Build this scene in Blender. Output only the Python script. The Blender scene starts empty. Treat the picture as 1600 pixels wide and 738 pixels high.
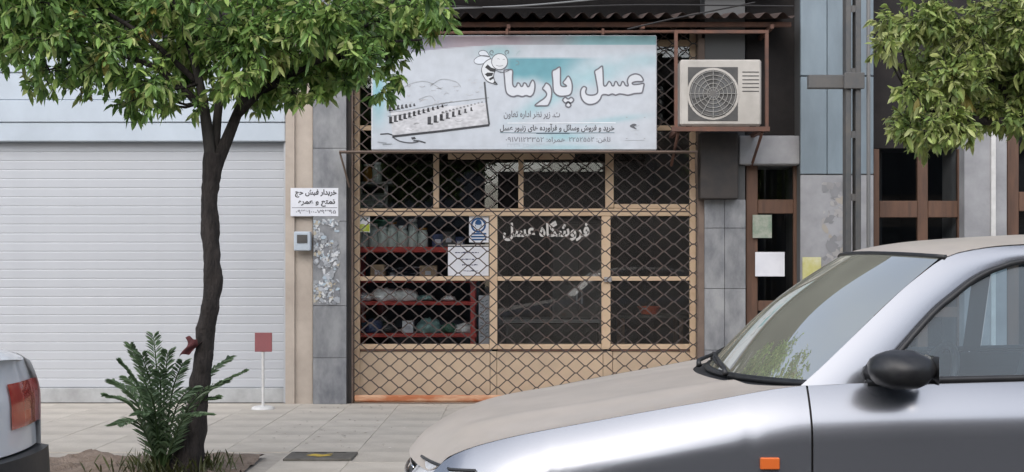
import bpy, bmesh, math, random
from mathutils import Vector, noise
from mathutils.geometry import tessellate_polygon
R = math.radians
random.seed(7)
scene = bpy.context.scene
col = scene.collection

# ------------------------------------------------------------------ camera, sky, sun, exposure
F = 1920.0; HZ = 433.0; CAMZ = 1.3           # focal length in photo pixels, horizon row, eye height
cd = bpy.data.cameras.new('camera'); cam = bpy.data.objects.new('camera', cd); col.objects.link(cam)
cam.location = (0, 0, CAMZ); cam.rotation_euler = (R(90), 0, 0)
cd.sensor_width = 36; cd.lens = 36 * F / 1600; cd.shift_y = (HZ - 369) / 1600
cd.clip_start = 0.05; cd.clip_end = 2000
scene.camera = cam

SUN_EL, SUN_AZ = 42, 196                      # high soft sun from behind the camera
world = bpy.data.worlds.new("World"); scene.world = world; world.use_nodes = True
nt = world.node_tree; bg = nt.nodes['Background']
sky = nt.nodes.new('ShaderNodeTexSky'); sky.sky_type = 'NISHITA'; sky.sun_disc = False
sky.sun_elevation = R(SUN_EL); sky.sun_rotation = R(SUN_AZ)
sky.air_density = 1.0; sky.dust_density = 2.0; sky.ozone_density = 1.0
hs_ = nt.nodes.new('ShaderNodeHueSaturation'); hs_.inputs['Saturation'].default_value = .65   # thin white overcast
nt.links.new(sky.outputs[0], hs_.inputs['Color']); nt.links.new(hs_.outputs[0], bg.inputs[0]); bg.inputs[1].default_value = 0.15
sd = bpy.data.lights.new('sun', 'SUN'); sd.energy = 1.0; sd.angle = R(80); sd.color = (1, .99, .975)
so = bpy.data.objects.new('sun', sd); col.objects.link(so)
_d = Vector((math.sin(R(SUN_AZ)) * math.cos(R(SUN_EL)), math.cos(R(SUN_AZ)) * math.cos(R(SUN_EL)), math.sin(R(SUN_EL))))
so.rotation_euler = _d.to_track_quat('Z', 'Y').to_euler(); so.location = (0, -5, 20)
scene.view_settings.view_transform = 'Standard'; scene.view_settings.look = 'None'
scene.view_settings.gamma = 1; scene.view_settings.use_curve_mapping = False
scene.view_settings.exposure = 0.75
scene.cycles.max_bounces = 8; scene.cycles.transparent_max_bounces = 24

# ------------------------------------------------------------------ helpers
def at(px, py, Y):                            # where a row and column of the photograph meets the depth Y
    return Vector(((px - 800) * Y / F, Y, CAMZ + (HZ - py) * Y / F))
def X(px, Y): return (px - 800) * Y / F
def Z(py, Y): return CAMZ + (HZ - py) * Y / F
def lin(c):
    return tuple(((v / 255) / 12.92 if v / 255 <= .04045 else ((v / 255 + .055) / 1.055) ** 2.4) for v in c)

def mat(name, c, rough=.6, metal=0, c2=None, scale=4, amt=1.0, bump=0, bscale=None, detail=6, spec=.5, coat=0,
        stretch=None, rnd=0, lo=.35, hi=.7):
    m = bpy.data.materials.new(name); m.use_nodes = True; n = m.node_tree; L = n.links
    p = n.nodes['Principled BSDF']; p.inputs['Roughness'].default_value = rough; p.inputs['Metallic'].default_value = metal
    p.inputs['Specular IOR Level'].default_value = spec; p.inputs['Coat Weight'].default_value = coat
    p.inputs['Base Color'].default_value = (*c, 1)
    tc = n.nodes.new('ShaderNodeTexCoord'); mp = n.nodes.new('ShaderNodeMapping'); L.new(tc.outputs['Object'], mp.inputs[0])
    if stretch: mp.inputs['Scale'].default_value = stretch
    out = None
    if c2 is not None:
        nz = n.nodes.new('ShaderNodeTexNoise'); nz.inputs['Scale'].default_value = scale; nz.inputs['Detail'].default_value = detail
        nz.inputs['Roughness'].default_value = .62
        L.new(mp.outputs[0], nz.inputs[0])
        rp = n.nodes.new('ShaderNodeMapRange'); rp.inputs[1].default_value = lo; rp.inputs[2].default_value = hi
        rp.inputs[4].default_value = amt
        L.new(nz.outputs[0], rp.inputs[0])
        mx = n.nodes.new('ShaderNodeMix'); mx.data_type = 'RGBA'
        mx.inputs[6].default_value = (*c, 1); mx.inputs[7].default_value = (*c2, 1)
        L.new(rp.outputs[0], mx.inputs[0]); out = mx.outputs[2]
    if rnd:
        oi = n.nodes.new('ShaderNodeObjectInfo'); hv = n.nodes.new('ShaderNodeHueSaturation')
        r2 = n.nodes.new('ShaderNodeMapRange'); r2.inputs[3].default_value = 1 - rnd; r2.inputs[4].default_value = 1 + rnd
        L.new(oi.outputs['Random'], r2.inputs[0]); L.new(r2.outputs[0], hv.inputs['Value'])
        if out: L.new(out, hv.inputs['Color'])
        else: hv.inputs['Color'].default_value = (*c, 1)
        out = hv.outputs[0]
    if out: L.new(out, p.inputs['Base Color'])
    if bump:
        nb = n.nodes.new('ShaderNodeTexNoise'); nb.inputs['Scale'].default_value = bscale or scale * 4; nb.inputs['Detail'].default_value = 5
        L.new(mp.outputs[0], nb.inputs[0])
        b = n.nodes.new('ShaderNodeBump'); b.inputs['Strength'].default_value = bump; b.inputs['Distance'].default_value = .02
        L.new(nb.outputs[0], b.inputs['Height']); L.new(b.outputs[0], p.inputs['Normal'])
    return m

def print_mat(name, rough=.45):               # flat print: colour comes from the printed attribute
    m = bpy.data.materials.new(name); m.use_nodes = True; n = m.node_tree; L = n.links
    p = n.nodes['Principled BSDF']; p.inputs['Roughness'].default_value = rough
    a = n.nodes.new('ShaderNodeVertexColor'); a.layer_name = 'ink'
    nz = n.nodes.new('ShaderNodeTexNoise'); nz.inputs['Scale'].default_value = 9; nz.inputs['Detail'].default_value = 8
    tc = n.nodes.new('ShaderNodeTexCoord'); L.new(tc.outputs['Object'], nz.inputs[0])
    rp = n.nodes.new('ShaderNodeMapRange'); rp.inputs[1].default_value = .3; rp.inputs[2].default_value = .75; rp.inputs[3].default_value = 1; rp.inputs[4].default_value = .86
    L.new(nz.outputs[0], rp.inputs[0])
    hv = n.nodes.new('ShaderNodeHueSaturation'); L.new(a.outputs[0], hv.inputs['Color']); L.new(rp.outputs[0], hv.inputs['Value'])
    L.new(hv.outputs[0], p.inputs['Base Color'])
    return m

def glass_mat(name, tint, ior=1.5, rough=0.0, dust_sheen=0, dust_sheen_c=(.5, .5, .46)):
    m = bpy.data.materials.new(name); m.use_nodes = True; n = m.node_tree; L = n.links
    n.nodes.remove(n.nodes['Principled BSDF']); o = n.nodes['Material Output']
    t = n.nodes.new('ShaderNodeBsdfTransparent'); t.inputs[0].default_value = (*tint, 1)
    g = n.nodes.new('ShaderNodeBsdfGlossy'); g.inputs['Roughness'].default_value = rough
    f = n.nodes.new('ShaderNodeFresnel'); f.inputs[0].default_value = ior
    x = n.nodes.new('ShaderNodeMixShader'); L.new(f.outputs[0], x.inputs[0]); L.new(t.outputs[0], x.inputs[1]); L.new(g.outputs[0], x.inputs[2])
    if dust_sheen:
        d = n.nodes.new('ShaderNodeBsdfDiffuse'); d.inputs[0].default_value = (*dust_sheen_c, 1); y = n.nodes.new('ShaderNodeMixShader')
        nz = n.nodes.new('ShaderNodeTexNoise'); nz.inputs['Scale'].default_value = 3; nz.inputs['Detail'].default_value = 6
        tc = n.nodes.new('ShaderNodeTexCoord'); L.new(tc.outputs['Object'], nz.inputs[0])
        rp = n.nodes.new('ShaderNodeMapRange'); rp.inputs[1].default_value = .3; rp.inputs[2].default_value = .7; rp.inputs[3].default_value = dust_sheen * .75; rp.inputs[4].default_value = dust_sheen * 1.25
        L.new(nz.outputs[0], rp.inputs[0]); L.new(rp.outputs[0], y.inputs[0])
        L.new(x.outputs[0], y.inputs[1]); L.new(d.outputs[0], y.inputs[2]); x = y
    L.new(x.outputs[0], o.inputs[0]); return m

ROOT = {}
class MB:
    def __init__(s): s.v = []; s.f = []; s.c = []; s.cur = None
    def face(s, idx): s.f.append(tuple(idx)); s.c.append(s.cur)
    def poly(s, pts):
        b = len(s.v); s.v += [tuple(p) for p in pts]; s.face(range(b, b + len(pts)))
    def box(s, x0, x1, y0, y1, z0, z1, ch=0):
        if ch:
            b = len(s.v); bm = bmesh.new(); bmesh.ops.create_cube(bm, size=1)
            for q in bm.verts: q.co = Vector((x0 + (q.co.x + .5) * (x1 - x0), y0 + (q.co.y + .5) * (y1 - y0), z0 + (q.co.z + .5) * (z1 - z0)))
            bmesh.ops.bevel(bm, geom=bm.edges[:], offset=ch, segments=1, affect='EDGES')
            bm.verts.index_update()
            s.v += [tuple(q.co) for q in bm.verts]
            for f in bm.faces: s.face([b + q.index for q in f.verts])
            bm.free(); return s
        b = len(s.v)
        s.v += [(x0, y0, z0), (x1, y0, z0), (x1, y1, z0), (x0, y1, z0), (x0, y0, z1), (x1, y0, z1), (x1, y1, z1), (x0, y1, z1)]
        for q in ((0, 3, 2, 1), (4, 5, 6, 7), (0, 1, 5, 4), (1, 2, 6, 5), (2, 3, 7, 6), (3, 0, 4, 7)): s.face([b + i for i in q])
        return s
    def pbox(s, px0, px1, py0, py1, y0, y1, ch=0):   # box whose front face covers these rows and columns at depth y0
        return s.box(X(px0, y0), X(px1, y0), y0, y1, Z(py1, y0), Z(py0, y0), ch)
    def grid(s, fn, n, m, flip=False):
        b = len(s.v)
        for i in range(n + 1):
            for j in range(m + 1): s.v.append(tuple(fn(i / n, j / m)))
        for i in range(n):
            for j in range(m):
                q = [b + i * (m + 1) + j, b + (i + 1) * (m + 1) + j, b + (i + 1) * (m + 1) + j + 1, b + i * (m + 1) + j + 1]
                s.face(q[::-1] if flip else q)
        return s
    def tube(s, pts, r, n=6, cap=True):
        pts = [Vector(p) for p in pts]; b = len(s.v)
        rs = r if isinstance(r, (list, tuple)) else [r] * len(pts)
        ref = None
        for i, p in enumerate(pts):
            d = (pts[min(i + 1, len(pts) - 1)] - pts[max(i - 1, 0)])
            d = d.normalized() if d.length > 1e-9 else Vector((0, 0, 1))
            if ref is None: ref = Vector((0, 0, 1)) if abs(d.z) < .9 else Vector((1, 0, 0))
            a = d.cross(ref)
            if a.length < 1e-6: a = d.orthogonal()
            a.normalize(); c = a.cross(d).normalized(); ref = c
            for k in range(n):
                t = 2 * math.pi * k / n
                s.v.append(tuple(p + rs[i] * (math.cos(t) * a + math.sin(t) * c)))
        for i in range(len(pts) - 1):
            for k in range(n):
                s.face([b + i * n + k, b + i * n + (k + 1) % n, b + (i + 1) * n + (k + 1) % n, b + (i + 1) * n + k])
        if cap:
            s.face([b + k for k in range(n)][::-1]); s.face([b + (len(pts) - 1) * n + k for k in range(n)])
        return s
    def lathe(s, c, prof, n=14):               # prof: (radius, height) round a vertical axis at c
        b = len(s.v)
        for r, h in prof:
            for k in range(n):
                t = 2 * math.pi * k / n; s.v.append((c[0] + r * math.cos(t), c[1] + r * math.sin(t), c[2] + h))
        for i in range(len(prof) - 1):
            for k in range(n):
                s.face([b + i * n + k, b + i * n + (k + 1) % n, b + (i + 1) * n + (k + 1) % n, b + (i + 1) * n + k])
        return s
    def blob(s, c, r, sx=1, sy=1, sz=1, amp=.2, fr=3, sub=3, seed=0, flat=None):
        bm = bmesh.new(); bmesh.ops.create_icosphere(bm, subdivisions=sub, radius=1); b = len(s.v)
        bm.verts.index_update()
        for q in bm.verts:
            d = q.co.normalized(); k = 1 + amp * noise.noise(d * fr + Vector((seed, seed * 2.3, 0)))
            p = Vector((d.x * sx, d.y * sy, d.z * sz)) * r * k
            if flat is not None: p.z = max(p.z, -flat)
            s.v.append(tuple(p + Vector(c)))
        for f in bm.faces: s.face([b + q.index for q in f.verts])
        bm.free(); return s
    def build(s, name, m=None, parent=None, smooth=False, kind=None, sharp=None):
        off = ROOT.get(parent.name, Vector()) if parent else Vector()
        me = bpy.data.meshes.new(name)
        me.from_pydata([tuple(Vector(q) - off) for q in s.v], [], s.f)
        if any(c is not None for c in s.c):
            a = me.color_attributes.new('ink', 'FLOAT_COLOR', 'CORNER'); i = 0
            for f, c in zip(s.f, s.c):
                c = c or (.8, .8, .8)
                for _ in f: a.data[i].color = (*c, 1); i += 1
        if m: me.materials.append(m)
        if smooth:
            me.polygons.foreach_set('use_smooth', [True] * len(me.polygons))
            if sharp: me.set_sharp_from_angle(angle=R(sharp))
        o = bpy.data.objects.new(name, me); col.objects.link(o)
        if parent: o.parent = parent; ROOT[o.name] = off
        if kind: o['kind'] = kind
        return o

def tag(o, label, cat, group=None, kind=None):
    o['label'] = label; o['category'] = cat
    if group: o['group'] = group
    if kind: o['kind'] = kind
    return o
def thing(name, loc, label, cat, group=None):
    o = bpy.data.objects.new(name, None); col.objects.link(o); o.location = loc; o.empty_display_size = .2
    ROOT[o.name] = Vector(loc); return tag(o, label, cat, group)
def struct(o): o['kind'] = 'structure'; return o
def clone(o, dloc, parent=None):
    c = o.copy(); col.objects.link(c)
    if parent: c.parent = parent
    c.location = Vector(o.location) + Vector(dloc); return c
def spline(pts, n=6, closed=False):            # Catmull-Rom through points of any dimension
    P = [Vector(p) for p in pts]; N = len(P); out = []
    for i in range(N if closed else N - 1):
        g = (lambda k: P[k % N]) if closed else (lambda k: P[max(0, min(N - 1, k))])
        p0, p1, p2, p3 = g(i - 1), g(i), g(i + 1), g(i + 2)
        for k in range(n):
            t = k / n
            out.append(.5 * ((2 * p1) + (p2 - p0) * t + (2 * p0 - 5 * p1 + 4 * p2 - p3) * t * t + (3 * p1 - p0 - 3 * p2 + p3) * t ** 3))
    if not closed: out.append(P[-1])
    return out
def knots(k):
    xs = [a for a, _ in k]; ys = [b for _, b in k]
    ms = []
    for i in range(len(k)):
        if i == 0: ms.append((ys[1] - ys[0]) / (xs[1] - xs[0]))
        elif i == len(k) - 1: ms.append((ys[-1] - ys[-2]) / (xs[-1] - xs[-2]))
        else:
            a = (ys[i] - ys[i - 1]) / (xs[i] - xs[i - 1]); b = (ys[i + 1] - ys[i]) / (xs[i + 1] - xs[i])
            ms.append(0 if a * b <= 0 else 2 * a * b / (a + b))
    def f(x):
        if x <= xs[0]: return ys[0]
        if x >= xs[-1]: return ys[-1]
        i = 0
        while x > xs[i + 1]: i += 1
        h = xs[i + 1] - xs[i]; t = (x - xs[i]) / h
        return ((1 + 2 * t) * (1 - t) ** 2 * ys[i] + t * (1 - t) ** 2 * h * ms[i] + t * t * (3 - 2 * t) * ys[i + 1] + t * t * (t - 1) * h * ms[i + 1])
    return f
def clamp(x, a=0., b=1.): return max(a, min(b, x))
def sst(a, b, x): t = clamp((x - a) / (b - a)); return t * t * (3 - 2 * t)

# flat print on a vertical plane facing the camera
def fill(mb, pts, Y):                          # concave outline -> triangles
    v = [Vector((p[0], p[1], 0)) for p in pts]
    b = len(mb.v); mb.v += [(p[0], Y, p[1]) for p in pts]
    for t in tessellate_polygon([v]):
        A, B_, C = (v[i] for i in t)
        ids = [b + i for i in t]
        mb.face(ids if (B_ - A).cross(C - A).z > 0 else ids[::-1])
def ribbon(mb, pts, w, Y, closed=False):
    pts = [Vector((p[0], p[1])) for p in pts]; n = len(pts); b = len(mb.v)
    for i, p in enumerate(pts):
        q0 = pts[(i - 1) % n] if closed else pts[max(i - 1, 0)]; q1 = pts[(i + 1) % n] if closed else pts[min(i + 1, n - 1)]
        d = q1 - q0; d = d.normalized() if d.length > 1e-9 else Vector((1, 0)); k = Vector((-d.y, d.x)) * (w / 2)
        mb.v += [(p.x + k.x, Y, p.y + k.y), (p.x - k.x, Y, p.y - k.y)]
    for i in range(n if closed else n - 1):
        j = (i + 1) % n; mb.face([b + 2 * i + 1, b + 2 * j + 1, b + 2 * j, b + 2 * i])
PF = {'ا': (0xFE8D, 0xFE8E), 'آ': (0xFE81, 0xFE82), 'ب': (0xFE8F, 0xFE90, 0xFE91, 0xFE92), 'پ': (0xFB56, 0xFB57, 0xFB58, 0xFB59),
      'ت': (0xFE95, 0xFE96, 0xFE97, 0xFE98), 'ج': (0xFE9D, 0xFE9E, 0xFE9F, 0xFEA0), 'ح': (0xFEA1, 0xFEA2, 0xFEA3, 0xFEA4),
      'خ': (0xFEA5, 0xFEA6, 0xFEA7, 0xFEA8), 'د': (0xFEA9, 0xFEAA), 'ر': (0xFEAD, 0xFEAE), 'ز': (0xFEAF, 0xFEB0),
      'س': (0xFEB1, 0xFEB2, 0xFEB3, 0xFEB4), 'ش': (0xFEB5, 0xFEB6, 0xFEB7, 0xFEB8), 'ظ': (0xFEC5, 0xFEC6, 0xFEC7, 0xFEC8),
      'ع': (0xFEC9, 0xFECA, 0xFECB, 0xFECC), 'ف': (0xFED1, 0xFED2, 0xFED3, 0xFED4), 'ک': (0xFB8E, 0xFB8F, 0xFB90, 0xFB91),
      'گ': (0xFB92, 0xFB93, 0xFB94, 0xFB95), 'ل': (0xFEDD, 0xFEDE, 0xFEDF, 0xFEE0), 'م': (0xFEE1, 0xFEE2, 0xFEE3, 0xFEE4),
      'ن': (0xFEE5, 0xFEE6, 0xFEE7, 0xFEE8), 'ه': (0x0647, 0xFEEA, 0xFEEB, 0xFEEC), 'و': (0xFEED, 0xFEEE),
      'ی': (0xFBFC, 0xFBFD, 0xFBFE, 0xFBFF), 'ئ': (0xFE89, 0xFE8A, 0xFE8B, 0xFE8C), 'ض': (0xFEBD, 0xFEBE, 0xFEBF, 0xFEC0)}
def persian(s):
    out = []
    for i, c in enumerate(s):
        if c not in PF: out.append(c); continue
        prev = i > 0 and s[i - 1] in PF and len(PF[s[i - 1]]) == 4; nxt = i < len(s) - 1 and s[i + 1] in PF; f = PF[c]
        out.append(chr((f[1] if prev else f[0]) if len(f) == 2 else f[(3 if nxt else 1) if prev else (2 if nxt else 0)]))
    r = ''.join(reversed(out)); import re
    return re.sub(r'[۰-۹\-]+', lambda m: m.group()[::-1], r)
def write(text, x0, x1, zc, h, Y, m, parent, name='lettering', bold=.02, kind=None):   # a line of Persian between x0 and x1, centred on zc
    c = bpy.data.curves.new('text', 'FONT'); c.body = persian(text); c.offset = bold; c.size = 1; c.resolution_u = 3
    o = bpy.data.objects.new('text', c); col.objects.link(o)
    dg = bpy.context.evaluated_depsgraph_get(); me = bpy.data.meshes.new_from_object(o.evaluated_get(dg))
    vs = [v.co.copy() for v in me.vertices]; fs = [tuple(p.vertices) for p in me.polygons]
    bpy.data.objects.remove(o); bpy.data.curves.remove(c); bpy.data.meshes.remove(me)
    ax, bx = min(v.x for v in vs), max(v.x for v in vs); ay, by = min(v.y for v in vs), max(v.y for v in vs)
    mb = MB(); k = (x1 - x0) / (bx - ax); kz = h / (by - ay)
    mb.v = [(x0 + (v.x - ax) * k, Y, zc + (v.y - (ay + by) / 2) * kz) for v in vs]; mb.f = fs; mb.c = [None] * len(fs)
    return mb.build(name, m, parent, kind=kind)

# ------------------------------------------------------------------ materials
M = {}
M['asphalt'] = mat('asphalt', (.05, .05, .052), .9, c2=(.075, .073, .07), scale=3, bump=.4, bscale=120)
M['paving'] = mat('paving', (.51, .465, .40), .85, c2=(.345, .31, .265), scale=1.7, bump=.25, bscale=40, rnd=.05, lo=.4, hi=.8)
M['mortar'] = mat('mortar', (.43, .39, .335), .95, c2=(.33, .295, .255), scale=9)
M['kerb'] = mat('kerb', (.36, .35, .33), .85, c2=(.25, .24, .22), scale=6, bump=.3)
M['soil'] = mat('soil', (.17, .125, .095), .95, c2=(.27, .21, .165), scale=12, bump=.8, bscale=50)
M['white_slat'] = mat('white_slat', (.49, .505, .53), .5, c2=(.43, .445, .47), scale=1.1, amt=.8, rnd=.02)
M['shutter_box'] = mat('shutter_box', (.50, .56, .62), .5, c2=(.42, .47, .52), scale=1.5)
M['shutter_foot'] = mat('shutter_foot', (.45, .46, .46), .6, c2=(.3, .3, .3), scale=5)
M['beige_stone'] = mat('beige_stone', (.50, .435, .37), .8, c2=(.38, .32, .27), scale=3, bump=.15)
M['grey_marble'] = mat('grey_marble', (.30, .305, .31), .5, c2=(.12, .125, .14), scale=3.4, stretch=(1.5, 1, .8), detail=10, bump=.08, rnd=.07)
M['joint'] = mat('joint', (.11, .11, .11), .9)
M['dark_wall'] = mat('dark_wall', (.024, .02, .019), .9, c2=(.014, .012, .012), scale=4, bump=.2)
M['dark_brick'] = mat('dark_brick', (.06, .042, .036), .9, c2=(.035, .026, .024), scale=3, bump=.3, rnd=.2)
M['awning'] = mat('awning', (.05, .038, .034), .8, c2=(.09, .055, .042), scale=5, bump=.2)
M['rust'] = mat('rust', (.16, .075, .05), .8, c2=(.09, .055, .045), scale=7, bump=.2)
M['frame_paint'] = mat('frame_paint', (.66, .49, .33), .6, c2=(.52, .33, .21), scale=3.5, lo=.52, hi=.75, bump=.06)
M['panel_paint'] = mat('panel_paint', (.63, .48, .335), .6, c2=(.50, .385, .275), scale=1.7, lo=.42, hi=.7)
M['rust_orange'] = mat('rust_orange', (.40, .13, .05), .7, c2=(.56, .33, .2), scale=7, lo=.42, hi=.62, stretch=(.5, 1, 2.2), bump=.2)
M['grille'] = mat('grille', (.06, .045, .041), .6, c2=(.11, .068, .05), scale=6, lo=.5, hi=.8)
M['black_steel'] = mat('black_steel', (.022, .02, .02), .6, c2=(.045, .035, .03), scale=6)
M['brown_trim'] = mat('brown_trim', (.19, .14, .11), .7, c2=(.12, .085, .07), scale=5)
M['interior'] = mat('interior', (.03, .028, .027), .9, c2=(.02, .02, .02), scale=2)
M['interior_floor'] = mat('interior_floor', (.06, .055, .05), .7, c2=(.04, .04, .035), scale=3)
M['red_shelf'] = mat('red_shelf', (.58, .06, .045), .5, c2=(.42, .045, .035), scale=6)
M['glass'] = glass_mat('glass', (.95, .97, .97), 1.5)
M['painted_sheen_glass'] = glass_mat('painted_sheen_glass', (.93, .95, .94), 1.55, dust_sheen=.036, dust_sheen_c=(.5, .46, .43))  # pale diffuse layer imitates street reflections on the middle and right panes
M['jar_glass'] = mat('jar_glass', (.60, .65, .62), .15, spec=.7, c2=(.34, .39, .37), scale=18)
M['honey'] = mat('honey', (.32, .15, .03), .2, c2=(.2, .09, .02), scale=12)
M['green_plastic'] = mat('green_plastic', (.04, .15, .09), .4, c2=(.02, .09, .05), scale=10)
M['blue_plastic'] = mat('blue_plastic', (.03, .05, .14), .4, c2=(.02, .03, .08), scale=10)
M['teal_plastic'] = mat('teal_plastic', (.30, .48, .45), .3, c2=(.16, .3, .3), scale=12)
M['white_plastic'] = mat('white_plastic', (.9, .9, .9), .4, c2=(.78, .78, .78), scale=14, bump=.3, bscale=25)
M['cardboard'] = mat('cardboard', (.42, .30, .2), .85, c2=(.33, .23, .15), scale=5)
M['paper'] = mat('paper', (.76, .77, .81), .7, c2=(.66, .67, .72), scale=5)
M['paper_shade'] = mat('paper_shade', (.6, .6, .66), .7, c2=(.45, .45, .5), scale=9)
M['ink'] = mat('ink', (.05, .05, .055), .6)
M['grey_ink'] = mat('grey_ink', (.17, .17, .19), .6)
M['pale_ink'] = mat('pale_ink', (.42, .46, .5), .6)
M['sign_white'] = mat('sign_white', (.60, .62, .655), .45, c2=(.55, .57, .60), scale=3)
M['letter_line'] = mat('letter_line', (.13, .13, .15), .5)
M['window_white'] = mat('window_white', (.62, .60, .57), .6)
M['print'] = print_mat('print')
M['green_leaf'] = None
M['bark'] = mat('bark', (.014, .011, .010), .9, c2=(.045, .036, .032), scale=22, bump=1.0, bscale=60, stretch=(1, 1, .3))
M['pale_bark'] = mat('pale_bark', (.06, .053, .048), .9, c2=(.022, .018, .016), scale=14, bump=.6, bscale=40, stretch=(1, 1, .3))
M['ac_white'] = mat('ac_white', (.50, .47, .43), .5, c2=(.36, .335, .30), scale=3, bump=.03)
M['ac_dark'] = mat('ac_dark', (.09, .085, .08), .6, c2=(.05, .05, .05), scale=6)
M['wood_brown'] = mat('wood_brown', (.15, .078, .048), .6, c2=(.09, .05, .034), scale=5, stretch=(4, 4, .5))
M['blue_cladding'] = mat('blue_cladding', (.21, .26, .295), .45, c2=(.15, .185, .21), scale=1.6, rnd=.06, stretch=(2, 1, .6))
M['grey_plaster'] = mat('grey_plaster', (.36, .36, .37), .85, c2=(.25, .25, .26), scale=3, bump=.15)
M['pole'] = mat('pole', (.085, .09, .095), .6, c2=(.13, .12, .11), scale=6)
M['silver'] = mat('silver', (.29, .30, .325), .27, metal=.78, c2=(.26, .27, .295), scale=900, detail=1, coat=.4)
M['silver_dusty'] = mat('silver_dusty', (.53, .465, .40), .5, metal=.08, c2=(.45, .40, .345), scale=3.5, coat=.12)
M['white_car'] = mat('white_car', (.78, .78, .78), .3, coat=.8)
M['rubber'] = mat('rubber', (.02, .02, .02), .7)
M['black_plastic'] = mat('black_plastic', (.018, .018, .02), .45, c2=(.03, .03, .03), scale=30)
M['alloy'] = mat('alloy', (.5, .5, .52), .35, metal=.9)
M['car_glass'] = glass_mat('car_glass', (.66, .78, .84), 1.52, dust_sheen=.13, dust_sheen_c=(.27, .38, .46))  # blue diffuse share imitates sky light in the side windows
M['dusty_glass'] = glass_mat('dusty_glass', (.66, .76, .72), 1.52, dust_sheen=.30, dust_sheen_c=(.47, .47, .37))
M['seat_cloth'] = mat('seat_cloth', (.06, .07, .085), .9, c2=(.04, .045, .055), scale=20)
M['dash'] = mat('dash', (.07, .072, .07), .7, c2=(.05, .05, .05), scale=20)
M['amber'] = mat('amber', (.75, .16, .03), .25, coat=.6)
M['red_lens'] = mat('red_lens', (.42, .03, .025), .2, coat=.8, c2=(.48, .045, .035), scale=20)
M['lamp_lens'] = mat('lamp_lens', (.72, .73, .74), .12, coat=1, c2=(.5, .51, .53), scale=14, spec=.8)
M['chrome'] = mat('chrome', (.8, .8, .8), .12, metal=1)
M['red_paint'] = mat('red_paint', (.30, .095, .10), .6, c2=(.24, .085, .09), scale=8)
M['rag_cloth'] = mat('rag_cloth', (.12, .035, .037), .9, c2=(.07, .02, .022), scale=30)
M['pale_paint'] = mat('pale_paint', (.68, .67, .65), .5, c2=(.55, .54, .52), scale=8)
M['opp_wall'] = mat('opp_wall', (.26, .2, .165), .9, c2=(.19, .145, .12), scale=.6)
M['opp_dark'] = mat('opp_dark', (.05, .05, .055), .5)
M['yellow_paint'] = mat('yellow_paint', (.6, .42, .06), .7, c2=(.4, .28, .05), scale=20)
M['cover'] = mat('cover', (.13, .12, .105), .8, c2=(.08, .075, .065), scale=12, bump=.4)
M['cable'] = mat('cable', (.02, .018, .018), .6)
M['pale_cable'] = mat('pale_cable', (.2, .2, .2), .6)

def leaf_mat(name, dark, light):
    m = bpy.data.materials.new(name); m.use_nodes = True; n = m.node_tree; L = n.links
    p = n.nodes['Principled BSDF']; p.inputs['Roughness'].default_value = .42; o = n.nodes['Material Output']
    a = n.nodes.new('ShaderNodeVertexColor'); a.layer_name = 'ink'
    L.new(a.outputs[0], p.inputs['Base Color'])
    t = n.nodes.new('ShaderNodeBsdfTranslucent'); L.new(a.outputs[0], t.inputs[0])
    x = n.nodes.new('ShaderNodeMixShader'); x.inputs[0].default_value = .3
    L.new(p.outputs[0], x.inputs[1]); L.new(t.outputs[0], x.inputs[2]); L.new(x.outputs[0], o.inputs[0]); return m
M['leaf'] = leaf_mat('leaf', None, None)

# ------------------------------------------------------------------ ground
YF = 12.8                                      # plane of the shop windows
ROADZ = -.11
struct(MB().grid(lambda a, b: (-150 + 300 * a, -150 + 300 * b, ROADZ), 4, 4).build('road', M['asphalt']))
PIT = (-3.45, -1.78, 7.85, 8.86)
pv = struct(MB().box(-40, 40, 7.6, 12.9, ROADZ - .05, -.006).build('pavement', M['mortar']))
slab = None; n = 0
sl = MB().box(-.2485, .2485, -.2485, .2485, -.012, 0, .002)
for j in range(10):
    for i in range(-13, 13):
        cx, cy = i * .5 + .1, 7.87 + j * .5
        if PIT[0] - .24 < cx < PIT[1] + .24 and cy < PIT[3] + .2: continue
        px = 800 + cx * F / cy
        if px < -150 or px > 1150: continue
        if slab is None: slab = sl.build('paving_slab', M['paving'], pv); o = slab
        else: o = slab.copy(); col.objects.link(o); o.parent = pv
        o.location = (cx, cy, random.uniform(-.0015, .001)); o.rotation_euler = (random.uniform(-.003, .003), random.uniform(-.003, .003), random.uniform(-.006, .006))
for i in range(-14, 14):                       # kerb stones
    kb = MB().box(i * .8 + .004, i * .8 + .796, 7.38, 7.598, ROADZ - .05, .004, .012)
    if i == -14: kp = kb.build('kerb', M['kerb']); struct(kp)
    else: kb.build('kerb_stone', M['kerb'], kp)
# planting pit: soil sheet with bumps
struct(MB().grid(lambda a, b: (PIT[0] + (PIT[1] - PIT[0]) * a, PIT[2] + (PIT[3] - PIT[2]) * b,
       .0 + .05 * noise.noise(Vector((a * 6, b * 4, 1))) + .03 * noise.noise(Vector((a * 23, b * 17, 3))) + .02), 40, 24).build('soil', M['soil'], None, True))
# litter on the pavement
lt = MB()
for k in range(170):
    px = random.uniform(495, 760); py = 0; y = random.uniform(9.2, 12.5); x = random.uniform(-2.0, .6)
    a = random.uniform(0, 6.3); s = random.uniform(.006, .022)
    lt.cur = lin(random.choice([(90, 80, 72), (105, 92, 75), (205, 200, 195), (125, 112, 92), (110, 102, 95)]))
    c, d = math.cos(a) * s, math.sin(a) * s
    lt.poly([(x - c, y - d * .6, .006), (x + d * .5, y - c * .5, .009), (x + c, y + d * .6, .006), (x - d * .5, y + c * .5, .008)])
tag(lt.build('litter', M['print'], None, kind='stuff'), 'scattered dry leaves and paper bits on the grey pavement', 'litter')

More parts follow.
